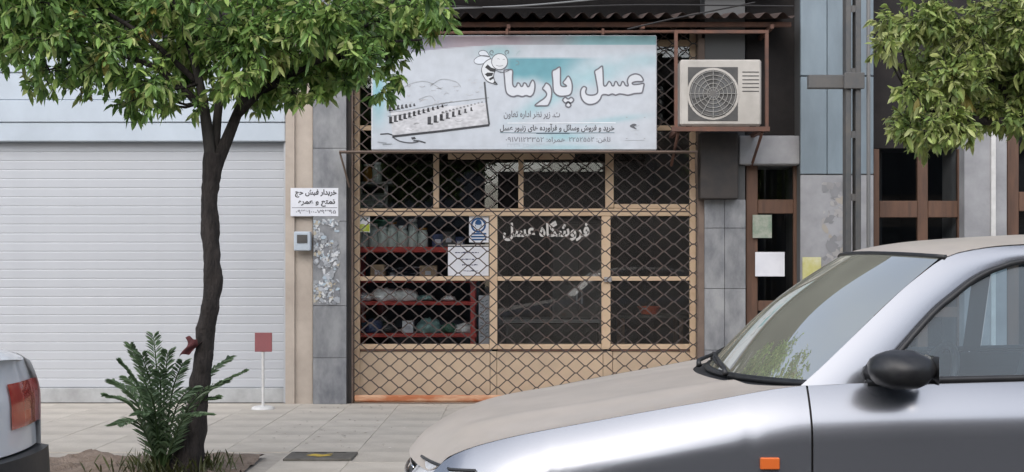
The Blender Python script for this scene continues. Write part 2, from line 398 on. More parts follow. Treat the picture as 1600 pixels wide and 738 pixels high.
# drain cover with a yellow paint mark
dc = thing('drain_cover', (-1.3, 8.9, 0), 'dark cement cover with yellow paint dab on pavement in front of the marble pier', 'drain cover')
MB().box(-1.62, -1.13, 8.68, 9.02, -.01, .018, .006).build('cover_plate', M['cover'], dc)
MB().grid(lambda a, b: (-1.46 + .15 * a + .02 * math.sin(b * 9), 8.77 + .10 * b + .02 * math.sin(a * 8), .0215), 8, 6).build('paint_mark', M['yellow_paint'], dc)
for k in range(3): MB().box(-1.58 + k * .14, -1.49 + k * .14, 8.95, 8.965, .016, .0215).build('lift_slot', M['black_steel'], dc)

# ------------------------------------------------------------------ the shop building
bl = thing('shop_building', (0, 13, 0), 'long dark shop building with grey piers and brown openings behind the pavement', 'building')
P12 = 12.55
# grey marble pier left of the honey shop: core plus separate cladding slabs
core = MB().box(X(489, P12) + .01, X(541, P12), P12 + .02, 13.2, 0, 4.6).build('pier', M['joint'], bl)
zs_ = [0, .02 + Z(478, P12) * .45, Z(478, P12), Z(346, P12), Z(232, P12), Z(120, P12), 4.4]
for a, b in zip(zs_, zs_[1:]):
    MB().box(X(489, P12), X(541, P12), P12, P12 + .03, a + .002, b - .002, .003).build('cladding_slab', M['grey_marble'], core)
# beige jamb beside the shutter
j = MB().box(X(446, 12.6), X(488.5, 12.6), 12.6, 13.2, 0, 4.5).build('stone_jamb', M['beige_stone'], bl)
MB().box(X(446, 12.57), X(460, 12.57), 12.57, 12.6, 0, 4.4).build('jamb_edge', M['beige_stone'], j)
# upper wall of separate dark bricks is hidden in shade; courses kept as one wall with string course
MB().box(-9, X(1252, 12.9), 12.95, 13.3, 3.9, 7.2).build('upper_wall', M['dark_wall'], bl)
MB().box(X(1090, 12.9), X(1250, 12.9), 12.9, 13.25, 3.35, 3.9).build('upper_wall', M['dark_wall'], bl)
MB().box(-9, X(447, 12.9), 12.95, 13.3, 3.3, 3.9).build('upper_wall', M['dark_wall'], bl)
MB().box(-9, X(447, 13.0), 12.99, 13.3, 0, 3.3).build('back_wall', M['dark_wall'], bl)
# right of the honey shop
MB().pbox(1092, 1101, 60, 640, 12.62, 13.2).build('brown_jamb', M['brown_trim'], bl)
core = MB().pbox(1101.5, 1164, -20, 640, 12.62, 13.2).build('pier', M['joint'], bl)
zz = [0, .55, 1.18, 1.8, Z(312, 12.6)]
for a, b in zip(zz, zz[1:]):
    MB().box(X(1101, 12.59), X(1132, 12.59), 12.59, 12.62, a + .002, b - .002, .003).build('cladding_slab', M['grey_marble'], core)
    MB().box(X(1132.6, 12.59), X(1165, 12.59), 12.59, 12.62, a + .002, b - .002, .003).build('cladding_slab', M['grey_marble'], core)
MB().pbox(1094, 1154, 207, 311, 12.45, 12.619, .01).build('dark_box', M['black_steel'], bl)  # plain dark box on the pier, below the air conditioner
MB().pbox(1155, 1250, 212, 257, 12.55, 13.2, .01).build('lintel', M['grey_plaster'], bl)
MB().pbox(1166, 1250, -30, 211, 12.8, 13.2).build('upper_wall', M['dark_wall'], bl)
# blue-grey clad pier, upper cladding panels and plaster lower down
core = MB().pbox(1252, 1364, -40, 640, 12.5, 13.2).build('pier', M['joint'], bl)
for (a, b, c, d) in ((1251, 1292, -40, 118), (1293, 1365, -40, 118), (1251, 1292, 120, 272), (1293, 1365, 120, 272)):
    MB().pbox(a, b, c, d, 12.46, 12.5, .004).build('cladding_panel', M['blue_cladding'], core)
MB().pbox(1251, 1365, 273.5, 640, 12.47, 12.5, .004).build('plaster_face', M['grey_plaster'], core)
# pier and walls farther right
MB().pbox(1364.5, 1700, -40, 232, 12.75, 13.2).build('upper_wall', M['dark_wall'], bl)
core = MB().pbox(1507, 1573, 205, 640, 12.55, 13.2).build('pier', M['grey_plaster'], bl)
MB().pbox(1549, 1556, 205, 640, 12.53, 12.548).build('corner_strip', M['pale_paint'], core)
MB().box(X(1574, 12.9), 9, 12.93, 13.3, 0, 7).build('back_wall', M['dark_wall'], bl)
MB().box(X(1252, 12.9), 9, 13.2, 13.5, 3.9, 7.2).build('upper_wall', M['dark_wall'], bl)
# dark rooms behind the openings
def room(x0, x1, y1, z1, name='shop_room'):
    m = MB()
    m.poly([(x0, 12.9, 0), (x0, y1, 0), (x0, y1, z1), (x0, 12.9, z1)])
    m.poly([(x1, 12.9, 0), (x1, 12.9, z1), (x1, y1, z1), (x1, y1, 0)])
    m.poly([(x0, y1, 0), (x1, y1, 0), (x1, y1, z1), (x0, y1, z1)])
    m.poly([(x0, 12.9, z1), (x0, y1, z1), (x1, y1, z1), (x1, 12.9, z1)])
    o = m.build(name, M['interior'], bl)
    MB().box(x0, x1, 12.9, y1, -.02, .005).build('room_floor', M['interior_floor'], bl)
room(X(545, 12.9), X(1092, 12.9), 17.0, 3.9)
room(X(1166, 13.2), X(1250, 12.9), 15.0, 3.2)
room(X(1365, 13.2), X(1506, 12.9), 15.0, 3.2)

# wooden shop doors on the right
def wood_front(px0, px1, top, bars, posts, label):
    t = thing('wooden_door', (X((px0 + px1) / 2, 12.72), 12.72, 0), label, 'door')
    Y = 12.7
    for a, b in posts: MB().pbox(a, b, top, 632, Y, Y + .07, .005).build('door_post', M['wood_brown'], t)
    for a, b in bars: 
        for (l, r) in zip(posts, posts[1:]): MB().pbox(l[1] + .3, r[0] - .3, a, b, Y + .003, Y + .065, .005).build('rail', M['wood_brown'], t)
    for (l, r) in zip(posts, posts[1:]):
        ys = [(top, bars[0][0])] + [(bars[k][1], bars[k + 1][0]) for k in range(len(bars) - 1)]
        for a, b in ys: MB().pbox(l[1] - 2, r[0] + 2, a, b, Y + .03, Y + .036).build('pane', M['glass'], t)
    return t
wood_front(1166, 1251, 258, [(312, 334), (470, 486), (600, 632)], [(1166, 1184), (1240, 1251)], 'narrow brown wooden door with white paper between grey pier and blue clad pier')
wood_front(1365, 1507, 233, [(314, 340), (480, 496), (600, 632)], [(1365, 1374), (1434, 1450), (1497, 1507)], 'double brown wooden shop front behind the car roof and second tree')
wood_front(1574, 1690, 190, [(300, 330), (600, 632)], [(1574, 1592), (1680, 1690)], 'reddish brown wooden shop front at the far right edge beyond pale pier')
tag(MB().pbox(1180, 1226, 394, 432, 12.66, 12.664).build('paper_notice', M['paper']), 'white paper notice stuck on the narrow brown door', 'paper notice')
tag(MB().pbox(1176, 1206, 336, 372, 12.66, 12.664).build('green_poster', mat('green_poster', (.2, .27, .2), .6, c2=(.42, .42, .36), scale=14)), 'small greenish poster above the white notice on the brown door', 'poster')
tag(MB().pbox(1254, 1283, 402, 468, 12.44, 12.447).build('yellow_poster', mat('yellow_poster', (.5, .47, .17), .7, c2=(.62, .6, .4), scale=8)), 'faded yellow poster pasted low on the blue clad pier', 'poster')
def scraps(name, x0, x1, z0, z1, Y, n, cols, label, smin=.012, smax=.06, dens=None):
    m = MB()
    for k in range(n):
        x = random.uniform(x0, x1); z = random.uniform(z0, z1)
        if dens and noise.noise(Vector((x * 5, z * 5, 2))) < dens: continue
        s = random.uniform(smin, smax); a0 = random.uniform(0, 6); asp = random.uniform(.35, 1)
        m.cur = lin(random.choice(cols)); q = []
        for i in range(7):
            a = -i / 7 * 6.283; r = s * random.uniform(.45, 1.1)
            u, w = math.cos(a) * r, math.sin(a) * r * asp
            q.append((clamp(x + u * math.cos(a0) - w * math.sin(a0), x0, x1), Y - .0012 - .00002 * k, clamp(z + u * math.sin(a0) + w * math.cos(a0), z0, z1)))
        m.poly(q)
    return tag(m.build(name, M['print'], None, kind='stuff'), label, 'torn paper')
scraps('torn_paper', X(490, P12), X(531, P12), Z(476, P12), Z(342, P12), P12, 520,
       [(196, 199, 203), (182, 186, 191), (168, 172, 177), (176, 190, 200), (205, 207, 207), (185, 176, 158), (150, 153, 157), (160, 163, 167), (140, 143, 148), (212, 214, 216), (132, 134, 138)],
       'torn white remains of posters pasted on the left marble pier', .006, .04, -.22)
scraps('torn_paper', X(1284, 12.47), X(1330, 12.47), Z(440, 12.47), Z(285, 12.47), 12.47, 150,
       [(175, 172, 170), (165, 162, 160), (150, 148, 148), (172, 165, 155), (140, 140, 142)], 'pale torn paper scraps pasted below the blue cladding behind the pole', .02, .08, -.1)

# paper poster on the marble pier
po = thing('paper_poster', (X(490, P12), P12, Z(316, P12)), 'white paper poster with black Persian lettering on the left marble pier', 'poster')
Yp = P12 - .004
MB().box(X(454, Yp), X(528.5, Yp), Yp, Yp + .0035, Z(338, Yp), Z(294, Yp)).build('sheet', M['paper'], po)
write('خریدار فیش حج', X(461, Yp), X(526, Yp), Z(302.5, Yp), .085, Yp - .0015, M['ink'], po, bold=.035)
write('تمتع و عمره', X(466, Yp), X(524, Yp), Z(317.5, Yp), .075, Yp - .0015, M['ink'], po, bold=.035)
MB().box(X(456, Yp), X(527, Yp), Yp - .0012, Yp, Z(325.2, Yp), Z(324.3, Yp)).build('rule', M['grey_ink'], po)
write('۰۹۳۶۱۰۰-۷۹۳۹۵', X(462, Yp), X(525, Yp), Z(330.5, Yp), .045, Yp - .0015, M['grey_ink'], po, bold=.02)
# small grey box on the beige jamb
mb_ = thing('meter_box', (X(472, 12.5), 12.56, Z(390, 12.5)), 'small blue grey meter box on the beige jamb below the paper poster', 'meter box')
MB().pbox(459, 485, 362, 392, 12.48, 12.57, .008).build('casing', M['shutter_box'], mb_)
MB().pbox(464, 480, 367, 380, 12.474, 12.482).build('window', M['ac_dark'], mb_)

# ------------------------------------------------------------------ white roller shutter
rs = thing('roller_shutter', (-4, 12.75, 0), 'wide closed white roller shutter behind the tree trunk', 'roller shutter')
xs0, xs1 = -8.5, X(445, 12.7)
prof = [(0, .0), (.005, .003), (.012, .004), (.082, .0045), (.089, .003), (.0935, 0)]
sm = MB()
def slatf(a, b):
    k = a * 5; i = min(4, int(k)); t = k - i
    h = prof[i][0] + (prof[i + 1][0] - prof[i][0]) * t; d = prof[i][1] + (prof[i + 1][1] - prof[i][1]) * t
    return (xs0 + (xs1 - xs0) * b, 12.74 - d, h)
sm.grid(slatf, 5, 1, True)
s0 = None; zb = Z(606, 12.72); zt = Z(212, 12.72); ns = int((zt - zb) / .094)
for k in range(ns):
    if s0 is None: s0 = sm.build('slat', M['white_slat'], rs); b0 = s0.location.copy(); o = s0
    else: o = s0.copy(); col.objects.link(o); o.parent = rs
    o.location = b0 + Vector((0, random.uniform(-.0008, .0008), zb + k * .094))
MB().box(xs0, xs1, 12.70, 12.76, 0.0, zb - .003, .005).build('bottom_bar', M['shutter_foot'], rs)
ztop = zb + ns * .094 + .003
for k, (a, b) in enumerate(((0, .19), (.195, .42), (.425, .70), (.705, 1.05))):
    MB().box(xs0, xs1 + .02, 12.62 - .012 * (k % 2), 12.9, ztop + a, ztop + b, .006).build('housing_panel', M['shutter_box'], rs)
MB().box(xs1 - .005, xs1 + .07, 12.66, 12.8, 0, ztop - .004, .005).build('guide_rail', M['white_slat'], rs)

# red plate on a slim post
sp = thing('plate_post', (X(411, 12.1), 12.1, 0), 'small red square plate on slim pale post before the white shutter', 'sign post')
MB().tube([(X(411, 12.1), 12.1, .01), (X(411, 12.1), 12.1, Z(548, 12.1))], .014, 8).build('post', M['pale_paint'], sp)
MB().lathe((X(411, 12.1), 12.1, 0), [(0, .03), (.09, .028), (.11, .015), (.115, .001)], 18).build('foot', M['pale_paint'], sp, True)
MB().pbox(398, 425, 520, 550, 12.08, 12.09, .003).build('plate', M['red_paint'], sp)

# ------------------------------------------------------------------ honey shop front
sf = thing('glazed_storefront', (X(820, YF), YF, 0), 'beige steel shop front with glass panes behind the diamond security grille', 'shop front')
FD = .06
def fbar(px0, px1, py0, py1, nm, y0=YF, d=FD, m='frame_paint'): return MB().pbox(px0, px1, py0, py1, y0, y0 + d, .004).build(nm, M[m], sf)
for a, b, c, d in ((551, 562, 50, 632), (765, 777, 338, 546), (940, 954, 338, 546), (1078, 1090, 50, 632)): fbar(a, b, c, d, 'post')
for a, b in ((677, 686), (810, 818), (946, 959)): fbar(a, b, 60, 325, 'mullion', YF + .004, FD - .008)
for s in ((562.3, 1077.7),): fbar(s[0], s[1], 326, 337.6, 'transom', YF - .002)
fbar(562.3, 1077.7, 329.5, 331.5, 'bead', YF - .006, .005, 'brown_trim')
for a, b in ((562.3, 764.7), (777.3, 939.7), (954.3, 1077.7)):
    fbar(a, b, 432, 439, 'mid_rail'); fbar(a, b, 538, 546, 'bottom_rail')
    fbar(a + .2, b - .2, 546.3, 549, 'bead', YF - .006, .03, 'rust')
fbar(700, 898, 240, 249, 'head_rail', YF - .003, .03)
fbar(562.3, 1077.7, 196, 204, 'head_rail', YF + .006, .04)
fbar(562.3, 1077.7, 62, 72, 'head_rail', YF + .006, .04)
for a, b in ((562.3, 765.5), (766.2, 776), (776.7, 942), (942.7, 957), (957.7, 1077.7)):
    MB().pbox(a, b, 549.3, 628, YF + .008, YF + .03, .004).build('kick_panel', M['panel_paint'], sf)
fbar(562.3, 1077.7, 628.3, 632, 'sill', YF, .06, 'rust_orange')
# small casement inside the upper right pane
for a, b, c, d in ((960, 1077, 319, 325.7),): fbar(a, b, c, d, 'rail', YF + .002)
GY = YF + .034
for a, b in ((562, 677), (686, 810), (818, 946), (959, 1078)):
    MB().pbox(a, b, 204, 326, GY, GY + .005).build('pane', M['glass' if a < 800 else 'painted_sheen_glass'], sf)
    MB().pbox(a, b, 72, 196, GY, GY + .005).build('pane', M['glass'], sf)
for a, b in ((562, 765), (777, 940), (954, 1078)):
    for c, d in ((337, 432), (439, 538)): MB().pbox(a, b, c, d, GY, GY + .005).build('pane', M['glass' if a < 700 else 'painted_sheen_glass'], sf)
lk = MB().pbox(944, 956, 433, 441, YF - .03, YF - .002, .004).build('lock', M['alloy'], sf)
write('فروشگاه عسل', X(786, GY), X(921, GY), Z(361, GY), .215, GY - .002, M['window_white'], sf, 'window_lettering', .032)

# papers on the panes
GP = GY - .003
ms = thing('mask_sign', (X(748, GP), GP, Z(378, GP)), 'white sign with blue mask pictogram on the pane above the notice', 'sign')
MB().pbox(733, 763.5, 337.5, 379, GP, GP + .002).build('sheet', M['paper'], ms)
mp = MB(); c0 = (X(747.5, GP), Z(352, GP)); mp.cur = lin((22, 78, 130))
def circ(cx, cz, r, n=28, ry=None): return [(cx + r * math.cos(-2 * math.pi * k / n), cz + (ry or r) * math.sin(-2 * math.pi * k / n)) for k in range(n)]
ribbon(mp, circ(c0[0], c0[1], .069), .02, GP - .001, True)
fill(mp, circ(c0[0], c0[1] + .012, .036, 20, .046), GP - .001)
mp.cur = lin((205, 215, 225))
fill(mp, [(c0[0] + a, c0[1] + b) for a, b in ((-.026, .002), (.026, .002), (.024, -.022), (.0, -.036), (-.024, -.022))], GP - .0018)
ribbon(mp, [(c0[0] - .034, c0[1] + .012), (c0[0] - .02, c0[1])], .006, GP - .0018); ribbon(mp, [(c0[0] + .034, c0[1] + .012), (c0[0] + .02, c0[1])], .006, GP - .0018)
mp.cur = lin((22, 78, 130))
for yy, a, b in ((365.5, 737, 760), (370, 736, 760.5), (374.5, 737, 760)):
    ribbon(mp, [(X(a, GP), Z(yy, GP)), (X(b, GP), Z(yy, GP))], .018, GP - .001)
mp.build('pictogram', M['print'], ms)
nc = thing('paper_notice', (X(732, GP), GP, Z(430, GP)), 'white paper notice with lines of small writing taped to the left lower pane', 'paper notice')
MB().pbox(700, 763.5, 386, 431, GP, GP + .002).build('sheet', M['paper'], nc)
MB().pbox(700, 763.5, 382.5, 384, GP, GP + .002).build('top_strip', M['window_white'], nc)
for yy, a, b, t in ((395, 711, 748, 'اطلاعیه فروش'), (405, 718, 740, 'عسل خام'), (414, 722, 745, 'زیر نظر اداره'), (423, 724, 746, 'فروشگاه عسل')):
    pass
nl = MB(); nl.cur = lin((60, 60, 95))
for yy, a, b in ((395, 711, 748), (405.5, 718, 741), (414, 722, 746), (423.5, 724, 747)):   # unreadable lines of writing
    x = a
    while x < b:
        w = random.uniform(1.5, 5); h = random.uniform(.9, 2.0)
        ribbon(nl, [(X(x, GP), Z(yy + random.uniform(-.5, .5), GP)), (X(min(b, x + w), GP), Z(yy + random.uniform(-.5, .5), GP))], h * .0067, GP - .001); x += w + random.uniform(.3, 1.2)
nl.build('writing', M['print'], nc, kind='stuff')
st = thing('sticker', (X(568, GP), GP, Z(363, GP)), 'white and yellow green sticker in the top left corner of the pane', 'sticker')
MB().pbox(559, 578, 336.5, 363, GP, GP + .002).build('sheet', M['paper'], st)
sk = MB(); sk.cur = lin((175, 190, 60))
fill(sk, [(X(a, GP), Z(b, GP)) for a, b in ((560, 352), (566, 350), (572, 352), (577.5, 350), (577.5, 362), (560, 362))], GP - .001)
sk.cur = lin((60, 100, 105)); ribbon(sk, [(X(a, GP), Z(b, GP)) for a, b in ((563, 346), (567, 341), (571, 345), (575, 341))], .014, GP - .001)
sk.cur = lin((190, 205, 120)); fill(sk, circ(X(568, GP), Z(356, GP), .03, 14), GP - .0016)
sk.build('picture', M['print'], st)

# ------------------------------------------------------------------ diamond security grille: wavy rods linked crest to trough
GR = 12.66
gr = thing('security_grille', (X(815, GR), GR, 0), 'brown diamond mesh roller grille drawn down in front of the honey shop', 'security grille')
per = 30.6 * GR / F; row = 11.2 * GR / F; gx0, gx1 = X(551, GR), X(1089, GR)
def rod(ph):
    m = MB(); N = int((gx1 - gx0) / per * 10); b = 0
    w, d = .0058, .004
    for i in range(N + 1):
        x = gx0 + (gx1 - gx0) * i / N; t = 2 * math.pi * (x - gx0) / per + ph
        s_ = math.sin(t) + .10 * math.sin(3 * t) * -1
        z = s_ * row * .5; dz = math.cos(t) * row * .5 * 2 * math.pi / per; L = math.hypot(1, dz); nx, nz = -dz / L, 1 / L
        y = GR + .004 * math.cos(t)
        m.v += [(x + nx * w, y - d, z + nz * w), (x + nx * w, y + d, z + nz * w), (x - nx * w, y + d, z - nz * w), (x - nx * w, y - d, z - nz * w)]
        if i:
            q = len(m.v) - 8
            for k in range(4): m.face([q + k, q + (k + 1) % 4, q + 4 + (k + 1) % 4, q + 4 + k][::-1])
    return m
ra = rod(-.9).build('rod', M['grille'], gr); rb = rod(-.9 + math.pi).build('rod', M['grille'], gr)
zl = Z(617, GR) + row * .5; k = 0
while True:
    z = zl + k * row
    if z > 3.9: break
    src = (ra, rb)[k % 2]
    o = src if k < 2 else src.copy()
    if k >= 2: col.objects.link(o); o.parent = gr
    o.location = (0, random.uniform(-.002, .002), z + random.uniform(-.0022, .0022)); o.rotation_euler = (0, random.uniform(-.0009, .0009), 0); k += 1
MB().box(gx0 + .02, gx1, GR - .035, GR + .03, .018, Z(617.5, GR), .012).build('bottom_bar', M['rust_orange'], gr)
MB().box(gx0 - .07, gx0 - .012, GR - .03, GR + .1, 0, 3.85, .004).build('guide_rail', M['black_steel'], gr)
MB().box(gx0 - .011, gx0 + .006, GR - .02, GR + .1, 0, 3.85).build('guide_lip', M['brown_trim'], gr)
MB().box(gx1 + .001, gx1 + .05, GR - .03, GR + .1, 0, 3.85, .004).build('guide_rail', M['brown_trim'], gr)

# ------------------------------------------------------------------ shop sign
SY = 12.3
sg = thing('shop_sign', (X(803, SY), SY, Z(235, SY)), 'white and teal honey shop sign with bee and big outlined Persian lettering', 'sign')
MB().pbox(580, 1026.5, 55, 235, SY, SY + .1, .012).build('sign_box', M['sign_white'], sg)
def signcol(px, py):
    W = Vector((196, 202, 213)); n1 = noise.noise(Vector((px / 55, py / 38, 0))); n2 = noise.noise(Vector((px / 18, py / 16, 5)))
    c = Vector((212, 218, 226)) if True else W
    teal = Vector((106, 168, 180)); lt = Vector((165, 208, 216))
    # big teal sky behind the lettering
    k = sst(90, 92, py) * sst(785, 800, px) * (1 - sst(862 - (py - 92) * .3, 952 - (py - 92) * 1.5, px)) * (1 - sst(112, 150, py + 22 * n1 + 8 * n2))
    c = c.lerp(teal, clamp(k))
    k = .75 * math.exp(-((px - 925 - n1 * 20) / 60) ** 2 - ((py - 118 - n2 * 6 + (px - 925) * .25) / 16) ** 2); c = c.lerp(lt, clamp(k))
    k = .8 * math.exp(-((px - 850 - n1 * 14) / 40) ** 2 - ((py - 160 + (px - 850) * .5) / 12) ** 2); c = c.lerp(lt, clamp(k))
    k = .6 * math.exp(-((px - 960) / 50) ** 2 - ((py - 187 + (px - 960) * .12) / 5) ** 2); c = c.lerp(lt, clamp(k))
    k = .9 * math.exp(-((px - 880) / 36) ** 2 - ((py - 214) / 7) ** 2); c = c.lerp(lt, clamp(k))
    k = .7 * math.exp(-((px - 880 - 10 * n1) / 60) ** 2 - ((py - 231) / 6) ** 2); c = c.lerp(lt, clamp(k))
    k = .9 * math.exp(-((px - 591) / 13) ** 2 - ((py - 150 - 12 * n1) / 36) ** 2); c = c.lerp(Vector((140, 200, 210)), clamp(k))
    k = .5 * math.exp(-((px - 1010) / 30) ** 2 - ((py - 95) / 10) ** 2); c = c.lerp(lt, clamp(k))
    k = .85 * math.exp(-((px - 778) / 26) ** 2 - ((py - 82) / 10) ** 2); c = c.lerp(Vector((165, 205, 210)), clamp(k))
    # top band
    bl_ = 71 if px > 780 else 71 + (780 - px) * .055 + ((780 - px) / 190) ** 3 * 12
    if py < bl_:
        t = (px - 640)
        bc = Vector((150, 152, 172)).lerp(Vector((186, 170, 178)), sst(640, 730, px)).lerp(Vector((176, 176, 182)), sst(790, 850, px)).lerp(Vector((146, 194, 200)), sst(860, 920, px))
        c = c.lerp(bc, sst(bl_, bl_ - 2, py) if False else clamp((bl_ - py) / 1.5))
    return lin(tuple(c * .90))
pr = MB(); NX, NY = 222, 90; fx0, fx1, fz0, fz1 = X(582, SY), X(1025, SY), Z(233.5, SY), Z(56.5, SY)
b = len(pr.v)
for i in range(NX + 1):
    for jj in range(NY + 1): pr.v.append((fx0 + (fx1 - fx0) * i / NX, SY - .0015, fz0 + (fz1 - fz0) * jj / NY))
for i in range(NX):
    for jj in range(NY):
        pr.cur = signcol(582 + 443 * (i + .5) / NX, 233.5 - 177 * (jj + .5) / NY)
        q = b + i * (NY + 1) + jj; pr.face([q, q + NY + 1, q + NY + 2, q + 1])
pr.build('printed_sheet', M['print'], sg)
SL = SY - .003
def S(px, py): return (X(px, SL), Z(py, SL))
# main lettering
def zc4(pts): return [S(780 + a / 6.4, 80 + b / 6.4) for a, b in pts]
W1 = [(955, 202), (992, 176), (1028, 150), (1036, 180), (1040, 260), (1045, 342), (1068, 347), (1083, 325), (1097, 304), (1116, 318), (1128, 345), (1146, 345), (1160, 306), (1178, 312), (1193, 342), (1213, 345), (1230, 306), (1248, 315), (1262, 343), (1290, 346), (1281, 300), (1297, 258), (1330, 236), (1370, 229), (1415, 246), (1441, 290), (1425, 305), (1380, 305), (1338, 314), (1330, 325), (1348, 335), (1400, 331), (1446, 325), (1441, 372), (1430, 412), (1412, 421), (1350, 426), (1290, 441), (1240, 433), (1200, 430), (1165, 441), (1130, 430), (1095, 441), (1060, 435), (1028, 442), (1008, 485), (970, 520), (910, 535), (860, 520), (826, 480), (812, 430), (820, 380), (846, 355), (872, 370), (864, 408), (880, 435), (930, 441), (970, 430), (985, 400), (974, 320), (962, 250)]
W2 = [(530, 207), (566, 182), (600, 160), (612, 178), (613, 260), (615, 338), (640, 355), (672, 352), (664, 340), (638, 318), (662, 282), (690, 250), (718, 288), (731, 350), (724, 412), (700, 441), (650, 451), (600, 450), (562, 428), (541, 390), (536, 300)]
W3 = [(434, 376), (452, 345), (470, 320), (508, 345), (525, 400), (520, 470), (500, 525), (480, 546), (420, 548), (357, 546), (400, 507), (450, 472), (474, 437), (462, 405)]
W4 = [(48, 202), (62, 190), (130, 190), (133, 260), (136, 335), (155, 360), (174, 345), (183, 320), (204, 326), (216, 351), (234, 350), (246, 320), (268, 326), (284, 356), (300, 350), (312, 320), (335, 290), (355, 322), (355, 380), (340, 430), (310, 455), (270, 445), (230, 456), (185, 445), (140, 456), (96, 441), (70, 410), (58, 340), (52, 260)]
W5 = [(635, 490), (660, 463), (690, 480), (720, 463), (746, 490), (716, 520), (690, 506), (661, 520)]
W6 = [(690, 512), (718, 540), (694, 563), (664, 543)]
lf, lo_ = MB(), MB()
for w in (W1, W2, W3, W4, W5, W6):
    cl = [(p.x, p.y) for p in spline([Vector(q) for q in zc4(w)], 4, True)]
    fill(lf, cl, SL - .001); ribbon(lo_, cl, .0145, SL - .0022, True)
lf.build('letter_fill', M['sign_white'], sg); lo_.build('letter_outline', M['letter_line'], sg)
# smaller lines of lettering
write('ت. زیر نظر اداره تعاون', X(787, SL), X(875, SL), Z(179.8, SL), .085, SL, M['grey_ink'], sg, bold=.02, kind='stuff')
write('خرید و فروش وسائل و فرآورده های زنبور عسل', X(781, SL), X(960, SL), Z(200.3, SL), .085, SL, M['ink'], sg, bold=.022, kind='stuff')
write('تلفن: ۲۲۵۲۵۵۲', X(889, SL), X(954, SL), Z(219, SL), .062, SL, M['grey_ink'], sg, bold=.008, kind='stuff')
write('همراه: ۰۹۱۷۱۱۲۳۳۵۲', X(790, SL), X(883, SL), Z(219.3, SL), .066, SL, M['grey_ink'], sg, bold=.008, kind='stuff')
write('۰۹۳۶ ۲۵۰ ۲۲۳۹', X(792, SL), X(852, SL), Z(226.8, SL), .04, SL, M['pale_ink'], sg, bold=.006, kind='stuff')
# bars, emblem, photograph print
em = MB()
def line(pts, w, c, sm_=False, k=0, closed=False):
    em.cur = lin(c); q = [S(*p) for p in pts]
    if sm_: q = [(p.x, p.y) for p in spline([Vector(t) for t in q], 5, closed)]
    ribbon(em, q, w, SL - .0008 - k * .0006, closed)
def shape(pts, c, sm_=False, k=0):
    em.cur = lin(c); q = [S(*p) for p in pts]
    if sm_: q = [(p.x, p.y) for p in spline([Vector(t) for t in q], 5, True)]
    fill(em, q, SL - .0008 - k * .0006)
shape([(793, 191.8), (962, 191.2), (962, 193), (793, 193.4)], (222, 226, 230))
line([(781, 207.5), (850, 208), (900, 208), (960, 207.5)], .006, (95, 120, 130)); line([(838, 208.4), (890, 208.4)], .011, (70, 92, 104), k=1)
def B(a, b): return (730 + a / 8.2, 60 + b / 8.2)
G_ = (95, 98, 104)
for w in ([(290, 240), (235, 222), (150, 232), (92, 275), (100, 318), (160, 332), (230, 318), (285, 280)], [(285, 235), (250, 175), (200, 155), (150, 178), (160, 215), (230, 232)]):
    shape([B(*p) for p in w], (216, 221, 228), True, 0); line([B(*p) for p in w], .006, G_, True, 1, True)
bd = [(320, 268), (230, 305), (186, 390), (200, 470), (250, 545), (330, 582), (385, 592), (352, 545), (338, 490), (350, 430), (362, 400)]
shape([B(*p) for p in bd], (216, 219, 222), True, 2); line([B(*p) for p in bd], .0075, (70, 72, 78), True, 3, True)
for w in ([(228, 374), (262, 336), (310, 378), (366, 392), (352, 434), (296, 424)], [(226, 462), (258, 440), (336, 443), (320, 482), (256, 492)], [(274, 522), (334, 486), (344, 512), (296, 540)], [(332, 574), (350, 545), (387, 592)]):
    shape([B(*p) for p in w], (28, 28, 32), False, 4)
hd = [(415 + 102 * math.cos(t * .4488), 300 + 102 * math.sin(t * .4488)) for t in range(14)]
shape([B(*p) for p in hd], (214, 216, 218), True, 5); line([B(*p) for p in hd], .0075, G_, True, 6, True)
for cx, s in ((318, -1), (515, 1)):
    sp_ = [(cx + (36 - 2.6 * t) * math.cos(t * .62 + (1.2 if s < 0 else 1.9)) * 1, 180 + (36 - 2.6 * t) * math.sin(t * .62 + (1.2 if s < 0 else 1.9))) for t in range(11)]
    line([B(*p) for p in sp_], .007, (110, 115, 118), True, 6)
line([B(360, 405), B(420, 432), B(490, 432), B(560, 398)], .007, G_, True, 6)
line([B(370, 345), B(410, 358), B(460, 350)], .005, (130, 132, 136), True, 7); line([B(385, 268), B(400, 262), B(415, 275)], .006, (150, 152, 156), True, 7); line([B(455, 280), B(470, 268), B(485, 275)], .006, (150, 152, 156), True, 7)
line([B(625, 215), B(650, 180), B(680, 160)], .01, (170, 188, 192), True, 1); line([B(620, 345), B(660, 330), B(655, 300), B(625, 290)], .01, (105, 135, 142), True, 1)
